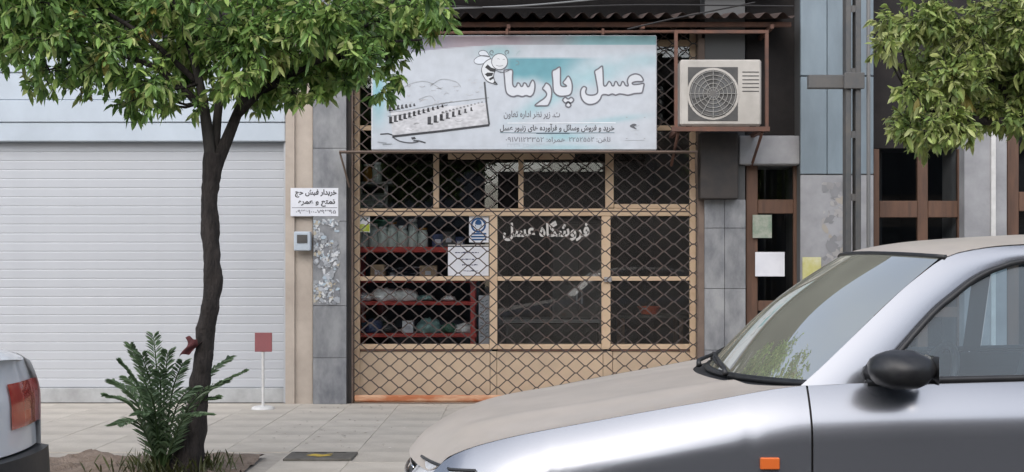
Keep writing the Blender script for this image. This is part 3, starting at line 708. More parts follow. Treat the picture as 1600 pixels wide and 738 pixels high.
# printed landscape photograph: pale hills and rows of bee hives
fr_ = [(606, 100), (756, 92), (764, 196), (613, 213)]
def FP(u, v):
    a = Vector(fr_[0]).lerp(Vector(fr_[1]), u); b_ = Vector(fr_[3]).lerp(Vector(fr_[2]), u); p = a.lerp(b_, v); return (p.x, p.y)
for i in range(80):
    for q in range(22):
        u0, u1 = i / 80, (i + 1) / 80; v0, v1 = .66 + .34 * q / 22, .66 + .34 * (q + 1) / 22
        g = 203 + 20 * noise.noise(Vector((i * .11, q * .16, 3))) + 22 * noise.noise(Vector((i * .35, q * .5, 8))) * sst(0, .5, q / 22) - 12 * (q / 22)
        shape([FP(u0, v0), FP(u1, v0), FP(u1, v1), FP(u0, v1)], (g, g, g + 3))
for a, b_, n_, w_, h_, c in ((( 608, 188), (690, 166), 12, 4.6, 10, (48, 48, 52)), ((668, 189), (735, 171), 8, 5.6, 12, (52, 52, 56)), ((607, 170), (646, 164), 7, 4.4, 8, (78, 78, 82)), ((690, 176), (752, 160), 12, 3, 3, (130, 130, 132))):
    for i in range(n_):
        t = i / (n_ - 1); x = a[0] + (b_[0] - a[0]) * t; y = a[1] + (b_[1] - a[1]) * t; f = 1 - .55 * t; g = random.randint(-12, 26)
        cc = tuple(clamp(q + g, 30, 190) for q in c)
        shape([(x, y - h_ * f * .5), (x + w_ * f, y - h_ * f * .5 - .6), (x + w_ * f, y + h_ * f * .5 - .6), (x, y + h_ * f * .5)], cc, k=1)
        shape([(x, y + h_ * f * .5 - 1.4), (x + w_ * f * 1.5, y + h_ * f * .5 - 2), (x + w_ * f * 1.5, y + h_ * f * .5), (x, y + h_ * f * .5)], cc, k=1)
line([(608, 176), (640, 172), (690, 162), (764, 153)], .006, (140, 142, 144), True, 1); line([(606, 182), (640, 178), (700, 164)], .005, (90, 92, 94), False, 1)
for _ in range(46):
    u = random.uniform(.05, .95); v = random.uniform(.3, .95) ; p = FP(u, v); L_ = random.uniform(3, 12); dy = random.uniform(-3, 3)
    g = random.randint(165, 200)
    line([p, (p[0] + L_ * .5, p[1] + dy), (p[0] + L_, p[1] + dy * .3 - 1)], random.uniform(.003, .008), (g, g, g + 2), True, 1)
for c_ in ([(622, 142), (645, 130), (668, 128), (690, 140)], [(672, 135), (690, 124), (712, 128), (720, 136)], [(655, 155), (672, 150), (680, 158)]): line(c_, .006, (165, 168, 172), True, 1)
line([(757, 128), (760, 160), (764.3, 195)], .018, (72, 74, 78), False, 2); line([(613, 213.5), (690, 205), (764.5, 195.7)], .022, (52, 53, 58), False, 2)
line([(594, 210), (606, 209), (613, 211)], .012, (60, 62, 66), False, 2)
line([(613, 214), (625, 221), (642, 223.5), (654, 221.5)], .011, (70, 72, 78), True, 2); line([(646, 220), (655, 220.5), (665, 223.5)], .012, (60, 62, 66), True, 2); shape([(642, 215), (648, 214), (650, 217), (644, 218.5)], (60, 60, 64), k=2)
line([(590, 222), (604, 224)], .01, (150, 154, 160), False, 2); line([(598, 226), (612, 225)], .008, (140, 145, 150), False, 2)
# small bird emblem with corner marks, lower right
shape([(984, 197), (990, 193.5), (995, 195.5), (991, 198), (995, 202), (989, 200.5)], (90, 92, 98), True, 1)
line([(990, 200), (999, 196)], .004, (160, 165, 170)); line([(985, 205), (1000, 203)], .004, (190, 194, 198)); line([(992, 208), (997, 211)], .006, (190, 194, 198))
for x, y in ((978, 183), (1006, 183), (978, 216), (1006, 216)): shape([(x, y), (x + 2.5, y), (x + 2.5, y + 1.2), (x, y + 1.2)], (160, 163, 168))
line([(977, 219.5), (1007, 219.5)], .004, (170, 174, 178))
em.build('emblem_print', M['print'], sg)
# angle iron under the sign, brace and posts
MB().box(X(530, 12.28), X(1090, 12.28), 12.27, 12.42, Z(238, 12.28), Z(235.6, 12.28)).build('support_angle', M['brown_trim'], sg)
MB().tube([(X(531, 12.3), 12.29, Z(238, 12.3)), (X(545, 12.5), 12.55, Z(292, 12.5))], .011, 6).build('brace', M['brown_trim'], sg)
MB().tube([(X(1087, 12.3), 12.29, Z(238, 12.3)), (X(1090, 12.5), 12.6, Z(285, 12.5))], .011, 6).build('brace', M['brown_trim'], sg)
for px in (600, 1010): MB().box(X(px, 12.42), X(px, 12.42) + .04, 12.402, 12.62, Z(150, 12.42), Z(150, 12.42) + .04).build('bracket', M['rust'], sg)

# ------------------------------------------------------------------ corrugated awning, pipe and cables above the sign
aw = thing('awning', (X(850, 12.6), 12.6, 3.95), 'dark rusty corrugated metal awning above the honey sign', 'awning')
ax0, ax1 = X(470, 12.2), X(1240, 12.2); wl = 26 * 12.15 / F
def awf(a, b_): 
    x = ax0 + (ax1 - ax0) * a
    return (x, 12.12 + .85 * b_, Z(24, 12.12) + .03 * math.sin(2 * math.pi * x / wl) + .16 * b_)
MB().grid(awf, 290, 3).build('sheet', M['awning'], aw, True)
def awl(a, b_):
    x = ax0 + (ax1 - ax0) * a
    return (x, 12.12 + .85 * b_, Z(24, 12.12) + .004 + .03 * math.sin(2 * math.pi * x / wl) + .16 * b_)
MB().box(ax0, ax1, 12.3, 12.34, Z(24, 12.12) - .075, Z(24, 12.12) - .03).build('purlin', M['rust'], aw)
for px in (560, 792, 1000, 1200): MB().box(X(px, 12.3), X(px, 12.3) + .035, 12.18, 12.95, Z(24, 12.12) - .118, Z(24, 12.12) - .077).build('bracket_arm', M['rust'], aw)
MB().box(ax0, ax1, 12.55, 12.58, Z(0, 12.55) + .06, Z(-60, 12.55)).build('fascia', M['dark_wall'], aw)
pp = thing('steel_pipe', (X(800, 12.2), 12.2, Z(51, 12.2)), 'thin rusty steel pipe along the top edge of the sign', 'pipe')
MB().tube([(X(560, 12.2), 12.2, Z(52, 12.2)), (X(800, 12.2), 12.2, Z(51, 12.2)), (X(1062, 12.2), 12.2, Z(49.5, 12.2))], .015, 8).build('tube', M['rust'], pp)
for px in (612, 792, 942): MB().box(X(px, 12.2) - .012, X(px, 12.2) + .012, 12.18, 12.24, Z(51, 12.2) - .02, Z(24, 12.12) - .12).build('hanger', M['rust'], pp)
for nm, pts, mt, lb in (('power_cable', ((690, 14), (800, 10), (880, 4), (960, -4)), 'pale_cable', 'thin pale cable sloping up across the dark awning'),
                        ('power_cable', ((640, 6), (800, 13), (1000, 8), (1240, 10)), 'cable', 'black cable sagging in front of the awning edge'),
                        ('power_cable', ((980, 46), (1040, 32), (1100, 20), (1180, 4)), 'cable', 'short dark cable rising to the right above the air conditioner')):
    q = spline([at(a, b_, 12.0) for a, b_ in pts], 6)
    tag(MB().tube(q, .008, 5).build(nm, M[mt]), lb, 'cable')

# ------------------------------------------------------------------ air conditioner in a rusty frame
AY = 12.0
af = thing('steel_bracket', (X(1120, AY), 12.3, Z(205, AY)), 'rusty angle iron frame carrying the air conditioner', 'bracket')
for a, b_, c, d in ((1054, 1059, 52, 206), (1196, 1201, 52, 206)): MB().pbox(a, b_, c, d, AY + .02, AY + .06).build('upright', M['rust'], af)
MB().pbox(1054, 1201, 47, 51.8, AY + .02, AY + .06).build('top_bar', M['rust'], af)
MB().pbox(1050, 1203, 198, 205, AY - .02, AY + .019).build('base_bar', M['rust'], af)
for px in (1058, 1190): MB().box(X(px, AY), X(px, AY) + .04, AY + .061, 12.62, Z(205, AY), Z(199, AY)).build('arm', M['rust'], af)
for px in (1058, 1190): MB().tube([(X(px, AY) + .02, AY + .07, Z(206, AY)), (X(px, AY) + .02, 12.6, Z(250, AY))], .015, 6).build('brace', M['rust'], af)
ac = thing('air_conditioner', (X(1125, AY), AY + .15, Z(197, AY)), 'off white air conditioner outdoor unit in rusty frame right of the sign', 'air conditioner')
MB().pbox(1062.5, 1190, 93, 196.5, AY, AY + .3, .018).build('casing', M['ac_white'], ac)
fc = (X(1114, AY), Z(147, AY)); fr = .235
MB().pbox(1075, 1153, 105, 189, AY - .006, AY - .0005, .002).build('fan_recess', M['ac_dark'], ac)
g = MB()
for r_ in (.06, .1, .14, .18, .22): g.tube([(fc[0] + r_ * math.cos(t * math.pi / 14), AY - .018, fc[1] + r_ * math.sin(t * math.pi / 14)) for t in range(29)], .004, 4, False)
for t in range(12):
    a = t * math.pi / 6; g.tube([(fc[0] + .03 * math.cos(a), AY - .018, fc[1] + .03 * math.sin(a)), (fc[0] + .235 * math.cos(a), AY - .018, fc[1] + .235 * math.sin(a))], .004, 4)
g.build('fan_grille', mat('ac_grille', (.3, .29, .27), .5), ac, kind='stuff')
for t in range(3):
    m = MB(); a0 = t * 2.094
    m.grid(lambda a, b_: (fc[0] + (.05 + .16 * a) * math.cos(a0 + b_ * 1.3), AY - .010 - .004 * b_, fc[1] + (.05 + .16 * a) * math.sin(a0 + b_ * 1.3)), 4, 6, True)
    m.build('fan_blade', M['pole'], ac)
m = MB(); ribbon(m, circ(fc[0], fc[1], .05, 20), .001, AY - .02, True); fill(m, circ(fc[0], fc[1], .05, 20), AY - .0195); m.build('fan_hub', M['pole'], ac)
m = MB(); ribbon(m, circ(fc[0], fc[1], .243, 36), .022, AY - .008, True); m.build('fan_ring', M['ac_white'], ac)
for k in range(6): MB().pbox(1160, 1186, 112 + k * 6, 113.5 + k * 6, AY - .003, AY + .0).build('louver', M['ac_dark'], ac)
for px in (1072, 1172): MB().pbox(px, px + 9, 196.6, 198, AY + .03, AY + .28).build('foot', M['rubber'], ac)

# ------------------------------------------------------------------ steel pole
PY = 11.0
pl = thing('steel_pole', (X(1331, PY), PY, 0), 'tall dark grey steel pole on the pavement in front of the blue clad pier', 'pole')
for dx in (-.056, .031):
    MB().box(X(1331, PY) + dx - .012, X(1331, PY) + dx + .036, PY - .06, PY + .06, 0, 7.5, .006).build('channel', M['pole'], pl)
for k in range(13): MB().box(X(1331, PY) - .032, X(1331, PY) + .02, PY - .05, PY - .042, .3 + k * .56, .36 + k * .56).build('batten', M['pole'], pl)
MB().box(X(1262, PY), X(1331, PY) - .07, PY - .04, PY + .03, Z(139, PY), Z(118, PY), .006).build('cross_arm', M['pole'], pl)
MB().box(X(1331, PY) - .09, X(1331, PY) + .09, PY - .09, PY - .062, Z(141, PY), Z(116, PY), .005).build('clamp', M['pole'], pl)
MB().tube([(X(1357, PY), PY, 0), (X(1357, PY), PY, 7.2)], .018, 8).build('conduit', M['pale_cable'], pl)

# ------------------------------------------------------------------ inside the honey shop
RY = 12.95
rk = thing('red_shelf_rack', (X(650, RY), RY, 0), 'red metal shelf rack full of goods behind the left panes', 'shelf rack')
def RX(px): return X(px, RY)
def RZ(py): return Z(py, RY)
for px in (556, 735):
    for y in (RY, RY + .42): MB().box(RX(px), RX(px) + .05, y, y + .05, 0, RZ(384) if px > 700 and False else RZ(398 if px < 600 else 398), .004).build('post', M['red_shelf'], rk)
for py, nm in ((386, 'shelf'), (436, 'shelf'), (471, 'shelf'), (521, 'shelf'), (575, 'shelf')):
    x1 = RX(745)
    MB().box(RX(553), x1, RY - .012, RY + .48, RZ(py + 8.5) if py == 386 else RZ(py + 6), RZ(py), .005).build(nm, M['red_shelf'], rk)
S1, S2, S3, S4 = RZ(386), RZ(436), RZ(471), RZ(521)
jp = [(0, .0), (.052, .0), (.055, .01), (.055, .15), (.048, .175), (.04, .185), (.04, .2)]
for k, px in enumerate((566, 582, 597, 612, 628, 644, 660)):
    h = (1, 1.12, .95, 1.2, 1.0, 1.35, .9)[k]
    lb = ('glass jar at the left end of the top red shelf below the yellow sticker', 'second glass jar from the left on the top red shelf', 'short glass jar third from the left on the top shelf', 'rather tall glass jar in the middle of the top shelf row', 'glass jar just left of the tallest jar on the top shelf', 'tallest glass jar near the right end of the top shelf row', 'low glass jar at the right end of the top shelf row')[k]
    t = thing('glass_jar', (RX(px), RY + .1, S1), lb, 'jar', 'jars on the top red shelf')
    MB().lathe((RX(px), RY + .1 + random.uniform(-.02, .03), S1), [(r_, z_ * h) for r_, z_ in jp], 14).build('jar_body', M['jar_glass'], t, True, sharp=40)
    MB().lathe((RX(px), RY + .1, S1), [(.042, .2 * h), (.046, .2 * h + .002), (.046, .2 * h + .025), (0, .2 * h + .026)], 14).build('lid', M['white_plastic'] if k % 3 else M['honey'], t, True, sharp=40)
for k, (px, mm, lb) in enumerate(((592, 'green_plastic', 'dark green plastic tub behind the jars on the top red shelf'), )):
    t = thing('plastic_tub', (RX(px), RY + .32, S1), lb, 'tub')
    MB().lathe((RX(px), RY + .32, S1), [(0, 0), (.1, 0), (.125, .27), (.13, .275)], 18).build('tub_body', M[mm], t, True, sharp=40)
    MB().lathe((RX(px), RY + .32, S1), [(.135, .275), (.135, .295), (.12, .3), (0, .302)], 18).build('lid', M[mm], t, True, sharp=40)
def carton(px0, px1, zb, h, y0, d, lb, m='cardboard', nm='cardboard_box'):
    t = thing(nm, (RX((px0 + px1) / 2), y0 + d / 2, zb), lb, 'box')
    a, b_ = RX(px0), RX(px1)
    MB().box(a, b_, y0, y0 + d, zb + .001, zb + h, .004).build('carton', M[m], t)
    MB().box(a + .002, b_ - .002, y0 + d * .42, y0 + d * .58, zb + h, zb + h + .0015).build('tape', M['honey'], t)
    MB().box((a + b_) / 2 - .03, (a + b_) / 2 + .03, y0 - .0015, y0, zb + h * .3, zb + h * .6).build('box_label', M['paper_shade'], t)
carton(578, 600, S2, .15, RY + .05, .2, 'brown cardboard box at the left end of the second red shelf')
carton(655, 682, S2, .14, RY + .04, .22, 'brown cardboard box at the right end of the second red shelf')
t = thing('paper_stack', (RX(630), RY + .2, S2), 'untidy stack of pale papers between the two boxes on the second shelf', 'paper stack')
for k in range(9):
    m = MB(); a0 = random.uniform(-.12, .12); c = (RX(628) + random.uniform(-.02, .02), RY + .2); z0 = S2 + .004 + k * .014
    m.grid(lambda a, b_: (c[0] + (a - .5) * .34 + (b_ - .5) * a0, c[1] + (b_ - .5) * .26 - (a - .5) * a0, z0 + .022 * noise.noise(Vector((a * 3, b_ * 2, k))) ), 6, 4)
    m.build('sheet', M['paper_shade'] if k % 3 else M['blue_plastic'], t)
for k, (px, w, lb) in enumerate(((600, 1.0, 'large crumpled white plastic bag on the third red shelf'), (632, .95, 'second crumpled white bag right of the largest on third shelf'),
                                 (664, .6, 'small grey white bag in the middle of the third shelf'), (700, .5, 'flat white packet near the right end of the third shelf'), (572, .55, 'little pale packet at the left end of the third shelf'))):
    t = MB().blob((RX(px), RY + .11, S3 + .055 * w), .13 * w, 1.1, .9, .62 if w > .8 else .45, .45, 3.2, 3, k * 3.1, .054 * w).build('plastic_bag', M['white_plastic'] if k != 2 else M['teal_plastic'], None, True)
    tag(t, lb, 'bag')
for k, (px, w, mm, lb) in enumerate(((580, .8, 'blue_plastic', 'dark blue bag lying left on the fourth red shelf'), (604, .6, 'black_plastic', 'small black bag beside the blue bag on the fourth shelf'),
                                 (668, .85, 'teal_plastic', 'crumpled pale green bag right of centre on the fourth shelf'), (700, .6, 'green_plastic', 'dark green packet on the fourth shelf near its right end'), (724, .6, 'white_plastic', 'greyish white bag at the right end of the fourth shelf'))):
    tag(MB().blob((RX(px), RY + .12, S4 + .06 * w), .14 * w, 1.1, .9, .8, .5, 3.2, 3, k * 5.7 + 1, .06 * w).build('plastic_bag', M[mm], None, True), lb, 'bag')
carton(628, 645, S4, .13, RY + .03, .15, 'small white printed carton in the middle of the fourth red shelf', 'paper')
for k, (px, w, h, mm, lb) in enumerate(((683, 9, .14, 'blue_plastic', 'dim dark box standing alone right of the jars on the top red shelf'), (700, 10, .17, 'dash', 'taller dim grey box near the right end of the top red shelf'), (718, 7, .11, 'blue_plastic', 'smallest dim box at the right end of the top red shelf'))):
    carton(px - w, px + w, S1, h, RY + .12, .2, lb, mm)
for k, (px, h, mm, lb) in enumerate(((716, .24, 'honey', 'amber bottle standing right of the boxes on the second red shelf'), (704, .2, 'green_plastic', 'dark green bottle beside the amber bottle on the second shelf'), (612, .1, 'white_plastic', 'tiny white bottle before the papers on the second shelf'))):
    t = thing('bottle', (RX(px), RY + .12, S2), lb, 'bottle')
    MB().lathe((RX(px), RY + .12, S2), [(0, .001), (.034, .001), (.036, .01), (.036, h * .6), (.014, h * .8), (.014, h * .93)], 14).build('bottle_body', M[mm], t, True, sharp=40)
    MB().lathe((RX(px), RY + .12, S2), [(.017, h * .93), (.017, h), (0, h + .001)], 10).build('cap', M['white_plastic'], t, True, sharp=40)
# white carton with upright grey characters right of the rack
t = thing('white_carton', (X(756, RY), RY, 0), 'tall white carton with grey vertical lettering right of the red rack', 'box')
wy = RY - .08
MB().box(X(748, wy), X(765, wy) + .02, wy, wy + .16, .0, Z(462, wy), .004).build('carton', M['paper_shade'], t)
m = MB(); m.cur = lin((95, 105, 108))
for k in range(11):
    zc_ = Z(470 + k * 5.6, wy); 
    ribbon(m, [(X(750.5, wy), zc_), (X(754, wy), zc_ + .012 * ((k % 3) - 1)), (X(756, wy), zc_ - .01)], .008, wy - .001)
    ribbon(m, [(X(758.5, wy), zc_ - .012), (X(761, wy), zc_ + .008), (X(763, wy), zc_)], .008, wy - .001)
m.build('lettering', M['print'], t)
# high shelf inside upper left pane
hs = thing('wall_shelf', (X(590, 13.3), 13.3, Z(286, 13.3)), 'short grey shelf high up behind the upper left pane', 'shelf')
MB().pbox(556, 612, 284, 288, 13.25, 13.6, .003).build('board', M['grey_plaster'], hs)
MB().pbox(560, 566, 288.5, 305, 13.3, 13.34).build('support', M['grey_plaster'], hs)
MB().pbox(600, 606, 288.5, 305, 13.3, 13.34).build('support', M['grey_plaster'], hs)
def hjar(px, h, m, lb):
    t = thing('glass_jar', (X(px, 13.32), 13.32, Z(284, 13.25)), lb, 'jar')
    MB().lathe((X(px, 13.32), 13.34, Z(284, 13.25)), [(r_, z_ * h) for r_, z_ in jp], 14).build('jar_body', M[m], t, True, sharp=40)
    MB().lathe((X(px, 13.32), 13.34, Z(284, 13.25)), [(.042, .2 * h), (.046, .2 * h + .025), (0, .2 * h + .026)], 14).build('lid', M['white_plastic'], t, True, sharp=40)
hjar(589, .95, 'jar_glass', 'pale glass jar on the high shelf behind upper left pane'); hjar(574, .85, 'honey', 'amber honey jar left of the pale jar on the high shelf')
t = thing('plastic_crate', (X(585, 13.5), 13.5, Z(326, 13.4)), 'grey green crate stacked below the high shelf behind the upper left pane', 'crate')
MB().pbox(560, 606, 302, 326, 13.42, 13.8, .006).build('crate_body', mat('crate_grey', (.2, .22, .2), .7, c2=(.12, .13, .12), scale=9), t)
for k in range(3): MB().pbox(562, 604, 305 + k * 7, 307 + k * 7, 13.412, 13.419).build('slat', M['grey_plaster'], t)
# counter, table and added reflection shapes behind the door
ct = thing('shop_counter', (X(860, 14.6), 14.6, 0), 'dim grey counter standing behind the glass of the middle door', 'counter')
MB().pbox(790, 935, 505, 640, 14.6, 15.1, .01).build('counter_body', M['interior_floor'], ct); MB().pbox(786, 938, 499, 505, 14.55, 15.15, .005).build('counter_top', M['grey_plaster'], ct)
cb = thing('reflection_cabinet', (X(905, 15.2), 15.2, 0), 'grey cabinet shape added inside to imitate a reflection in the middle door glass', 'cabinet')  # added shape, stands in for a grey reflection in the door glass
MB().pbox(862, 948, 345, 600, 15.2, 15.7, .01).build('reflection_body', mat('reflection_grey', (.17, .16, .15), .6, c2=(.13, .125, .12), scale=2), cb)
for a, b_ in ((864, 904), (906, 946)): MB().pbox(a, b_, 349, 596, 15.18, 15.198, .004).build('door', bpy.data.materials['reflection_grey'], cb)  # door leaves of the added reflection shape
MB().pbox(900, 902.5, 455, 475, 15.16, 15.179).build('handle', M['alloy'], cb); MB().pbox(908, 910.5, 455, 475, 15.16, 15.179).build('handle', M['alloy'], cb)  # handles of the added reflection shape
tt = thing('table', (X(1015, 13.9), 13.9, 0), 'low dark table behind the right lower pane', 'table')
MB().pbox(965, 1075, 492, 498, 13.7, 14.3, .005).build('table_top', M['interior_floor'], tt)
for px in (970, 1062):
    for y in (13.74, 14.2): MB().box(X(px, 13.7), X(px, 13.7) + .045, y, y + .045, 0, Z(498, 13.7)).build('leg', M['wood_brown'], tt)
t = thing('glint_tray', (X(1015, 13.8), 13.85, Z(492, 13.7)), 'orange red dish shape added inside to imitate a lamp reflected in the right pane', 'tray')  # added shape, its orange stands in for a lamp reflected in the pane
MB().lathe((X(1015, 13.8), 13.84, Z(492, 13.7)), [(0, .002), (.09, .002), (.125, .08), (.132, .082), (.132, .09), (.118, .088), (.085, .012), (0, .012)], 20).build('glint_body', mat('orange_red', (.85, .16, .05), .35, c2=(.6, .07, .03), scale=8), t, True, sharp=35)
MB().lathe((X(1015, 13.8), 13.84, Z(492, 13.7)), [(.0, .05), (.07, .055), (.1, .07)], 16).build('glint_core', mat('orange_bright', (.9, .4, .15), .5, c2=(.7, .2, .08), scale=20), t, True)

# ------------------------------------------------------------------ trees
LEAFN = [0]
def leaves(mb, base, dirn, L, w, c, droop=.15):
    d = dirn.normalized(); up = Vector((0, 0, 1)); s = d.cross(up)
    if s.length < .05: s = Vector((1, 0, 0))
    s.normalize(); s = (s * math.cos(LEAFN[0]) + s.cross(d) * math.sin(LEAFN[0]) * .5).normalized(); LEAFN[0] += 1.7
    nrm = s.cross(d).normalized(); b = len(mb.v); fold = nrm * w * .18
    q = lambda t: base + d * L * t + Vector((0, 0, -droop * L * t * t))
    m1, m2 = q(.32), q(.70)
    mb.v += [tuple(base), tuple(m1 + s * w * .46 + fold), tuple(m2 + s * w * .42 + fold), tuple(q(1)), tuple(m2 - s * w * .42 + fold), tuple(m1 - s * w * .46 + fold), tuple(m1), tuple(m2)]
    mb.cur = c
    for f in ((0, 6, 1), (6, 7, 2, 1), (7, 3, 2), (0, 5, 6), (6, 5, 4, 7), (7, 4, 3)): mb.face([b + i for i in f])
def crown(clumps, per, pal, rnd, L=(.06, .1), tw=None):
    mb = MB(); n_t = 0
    for (c, r, k) in clumps:
        c = Vector(c)
        for t in range(max(3, int(per * k * (r / .25) ** 2))):
            # a twig: starts inside the clump, runs outward, carries leaves
            d = Vector((rnd.gauss(0, 1), rnd.gauss(0, 1), rnd.gauss(0, .75))).normalized()
            p0 = c + d * r * rnd.uniform(.1, .7); d2 = (d + Vector((rnd.gauss(0, .4), rnd.gauss(0, .4), rnd.gauss(-.1, .35)))).normalized()
            Lt = r * rnd.uniform(.35, .65); n_l = rnd.randint(7, 11)
            tone = rnd.random(); dead = rnd.random() < .012
            for i in range(n_l):
                p = p0 + d2 * Lt * (i / n_l) ; side = Vector((rnd.gauss(0, 1), rnd.gauss(0, 1), rnd.gauss(0, .6))).normalized()
                dd = (d2 * .6 + side * .8 + Vector((0, 0, -.25)))
                q = clamp(tone * .6 + rnd.random() * .5); cc = pal[min(len(pal) - 1, int(q * len(pal)))]
                v = rnd.uniform(.7, 1.25); cc = (.30, .26, .07) if dead else cc
                Lf = rnd.uniform(*L); leaves(mb, p, dd, Lf, Lf * rnd.uniform(.34, .52), tuple(a * v for a in cc), rnd.uniform(0, .6))
            if tw is not None: tw.tube([p0, p0 + d2 * Lt], [.004, .002], 3, False)
    return mb
rnd = random.Random(11)
TY = 8.05
tr = thing('citrus_tree', (X(290, TY), TY, 0), 'leafy citrus tree with dark leaning trunk in front of the white shutter', 'tree')
ms_ = TY / F
trunk = MB()
pts = spline([(*at(283, 745, TY)[:2], -.05), at(300, 690, TY), at(312, 600, TY), at(322, 520, TY - .03), at(333, 440, TY - .05), at(328, 360, TY - .03), at(329, 290, TY), at(335, 240, TY)], 14)
rr = [(.105 - .048 * sst(0, .35, i / (len(pts) - 1)) ) * (1 + .08 * noise.noise(Vector((i * .5, 0, 0)))) + .012 * sst(.8, 1, i / (len(pts) - 1)) for i in range(len(pts))]
trunk.tube(pts, rr, 22)
trunk.v = [tuple(Vector(q) + Vector((noise.noise(Vector(q) * 9), noise.noise(Vector(q) * 9 + Vector((5, 0, 0))), 0)) * .014 + Vector((noise.noise(Vector((q[0] * 40, q[1] * 40, q[2] * 6))), noise.noise(Vector((q[0] * 40, q[1] * 40 + 9, q[2] * 6))), 0)) * .006) for q in trunk.v]
trunk.build('trunk', M['bark'], tr, True)
forks = []
for q, r0, mm in (([(332, 262), (322, 190), (312, 130), (285, 40), (240, -60)], .045, 'pale_bark'), ([(338, 258), (362, 200), (380, 150), (400, 70), (430, -40)], .046, 'bark'),
                  ([(334, 262), (340, 180), (350, 90), (340, 0), (330, -90)], .036, 'pale_bark'), ([(372, 180), (420, 135), (500, 95), (580, 70), (660, 62)], .026, 'bark'),
                  ([(318, 170), (250, 110), (170, 80), (90, 60), (20, 50)], .026, 'bark'), ([(378, 160), (470, 110), (540, 60), (600, 20), (640, -40)], .022, 'bark'), ([(310, 130), (230, 60), (140, 0), (80, -70)], .022, 'bark')):
    dy = rnd.uniform(-.35, .35)
    P_ = spline([at(a, b_, TY + dy * i / 4) for i, (a, b_) in enumerate(q)], 5)
    MB().tube(P_, [r0 * (1 - .75 * i / (len(P_) - 1)) for i in range(len(P_))], 8).build('limb', M[mm], tr, True); forks += P_[len(P_) // 3:]
cl = []
for a, b_, r_, k in ((20, 45, 55, 1), (95, 50, 60, 1), (60, 8, 50, 1), (140, 10, 50, 1), (215, 8, 50, 1), (270, 10, 46, 1), (420, 8, 50, 1), (470, 40, 45, 1), (15, 95, 26, .8), (85, 112, 34, .8), (130, 135, 24, .5), (175, 75, 70, 1), (235, 125, 50, 1), (215, 158, 26, .8), (268, 158, 24, .6), (300, 60, 75, 1.0), (300, 130, 30, .7),
                    (380, 60, 70, 1), (375, 125, 34, .6), (430, 125, 40, 1), (465, 100, 50, 1), (455, 150, 22, .8), (505, 30, 60, 1.1), (520, 85, 48, 1.1), (560, 95, 40, 1), (555, 40, 55, 1.1), (605, 50, 44, 1.1), (610, 95, 24, .8), (620, 122, 22, .6),
                    (645, 28, 42, 1.1), (680, 15, 26, .9), (690, 42, 16, .6), (598, 138, 18, .7), (502, 128, 30, .9), (315, 165, 20, .5), (400, 140, 30, .9), (405, 165, 18, .7), (345, 140, 24, .5), (60, 130, 22, .5), (500, 155, 18, .6), (540, 128, 24, .7)):
    for s in range(2): cl.append((at(a + rnd.uniform(-10, 10), b_ + rnd.uniform(-6, 6), TY + rnd.uniform(-.6, .6) * (1 if r_ > 30 else .4)), r_ * ms_ * 1.0, k * 1.05))
for _ in range(42):                              # the crown above the picture
    a = rnd.uniform(-60, 660); t = (a - 300) / 380; top = -330 * math.sqrt(max(0, 1 - t * t)) - 20
    cl.append((at(a, rnd.uniform(top, 0), TY + rnd.uniform(-.9, .9)), rnd.uniform(.24, .36), .45))
pal = [(0.102, 0.193, 0.063), (0.148, 0.268, 0.075), (0.194, 0.332, 0.086), (0.252, 0.406, 0.104), (0.341, 0.47, 0.128), (0.414, 0.47, 0.173)]
tw = MB()
crown(cl, 58, pal, rnd, (.03, .088), tw).build('crown', M['leaf'], tr, kind='stuff')
for c, r_, k in cl[:56]:
    f = min(forks, key=lambda p: (Vector(c) - p).length); mid = f.lerp(Vector(c), .5) + Vector((0, 0, -.04))
    tw.tube(spline([f, mid, Vector(c)], 3), [.012, .011, .01, .009, .008, .006, .005], 4, False)
tw.build('twigs', M['bark'], tr, kind='stuff')
# red rag on the trunk
p = at(305, 540, TY)
t = MB(); b_ = p + Vector((-.045, -.075, .055))
t.grid(lambda a, c: (b_.x + .10 * a + .02 * math.sin(c * 5) - .02 * c, b_.y + .018 * math.sin(a * 9 + c * 3) - .012 * c, b_.z - .13 * c * (1 - .35 * a) + .012 * math.sin(a * 7)), 10, 8)
tag(t.build('red_rag', M['rag_cloth'], None, True), 'faded dark red rag caught on the leaning tree trunk', 'rag')

# second tree, trunk beyond the frame
rnd = random.Random(5); T2 = 8.6
t2 = thing('citrus_tree', (X(1660, T2), T2, 0), 'yellow green citrus tree crown hanging over the car roof and pole', 'tree')
MB().tube(spline([(X(1665, T2), T2, -.05), at(1655, 500, T2), at(1660, 350, T2), at(1650, 250, T2)], 6), [.1] + [.075] * 12 + [.08] * 6, 10).build('trunk', M['bark'], t2, True)
fk = []
for q in ([(1650, 260), (1600, 180), (1540, 110), (1470, 60)], [(1652, 260), (1640, 120), (1600, 0), (1560, -80)], [(1652, 255), (1720, 150), (1790, 60)], [(1610, 190), (1550, 190), (1480, 180), (1430, 170)]):
    P_ = spline([at(a, b_, T2 + rnd.uniform(-.2, .2)) for a, b_ in q], 5); MB().tube(P_, [.04 * (1 - .7 * i / (len(P_) - 1)) for i in range(len(P_))], 8).build('limb', M['bark'], t2, True); fk += P_[4:]
c2 = []
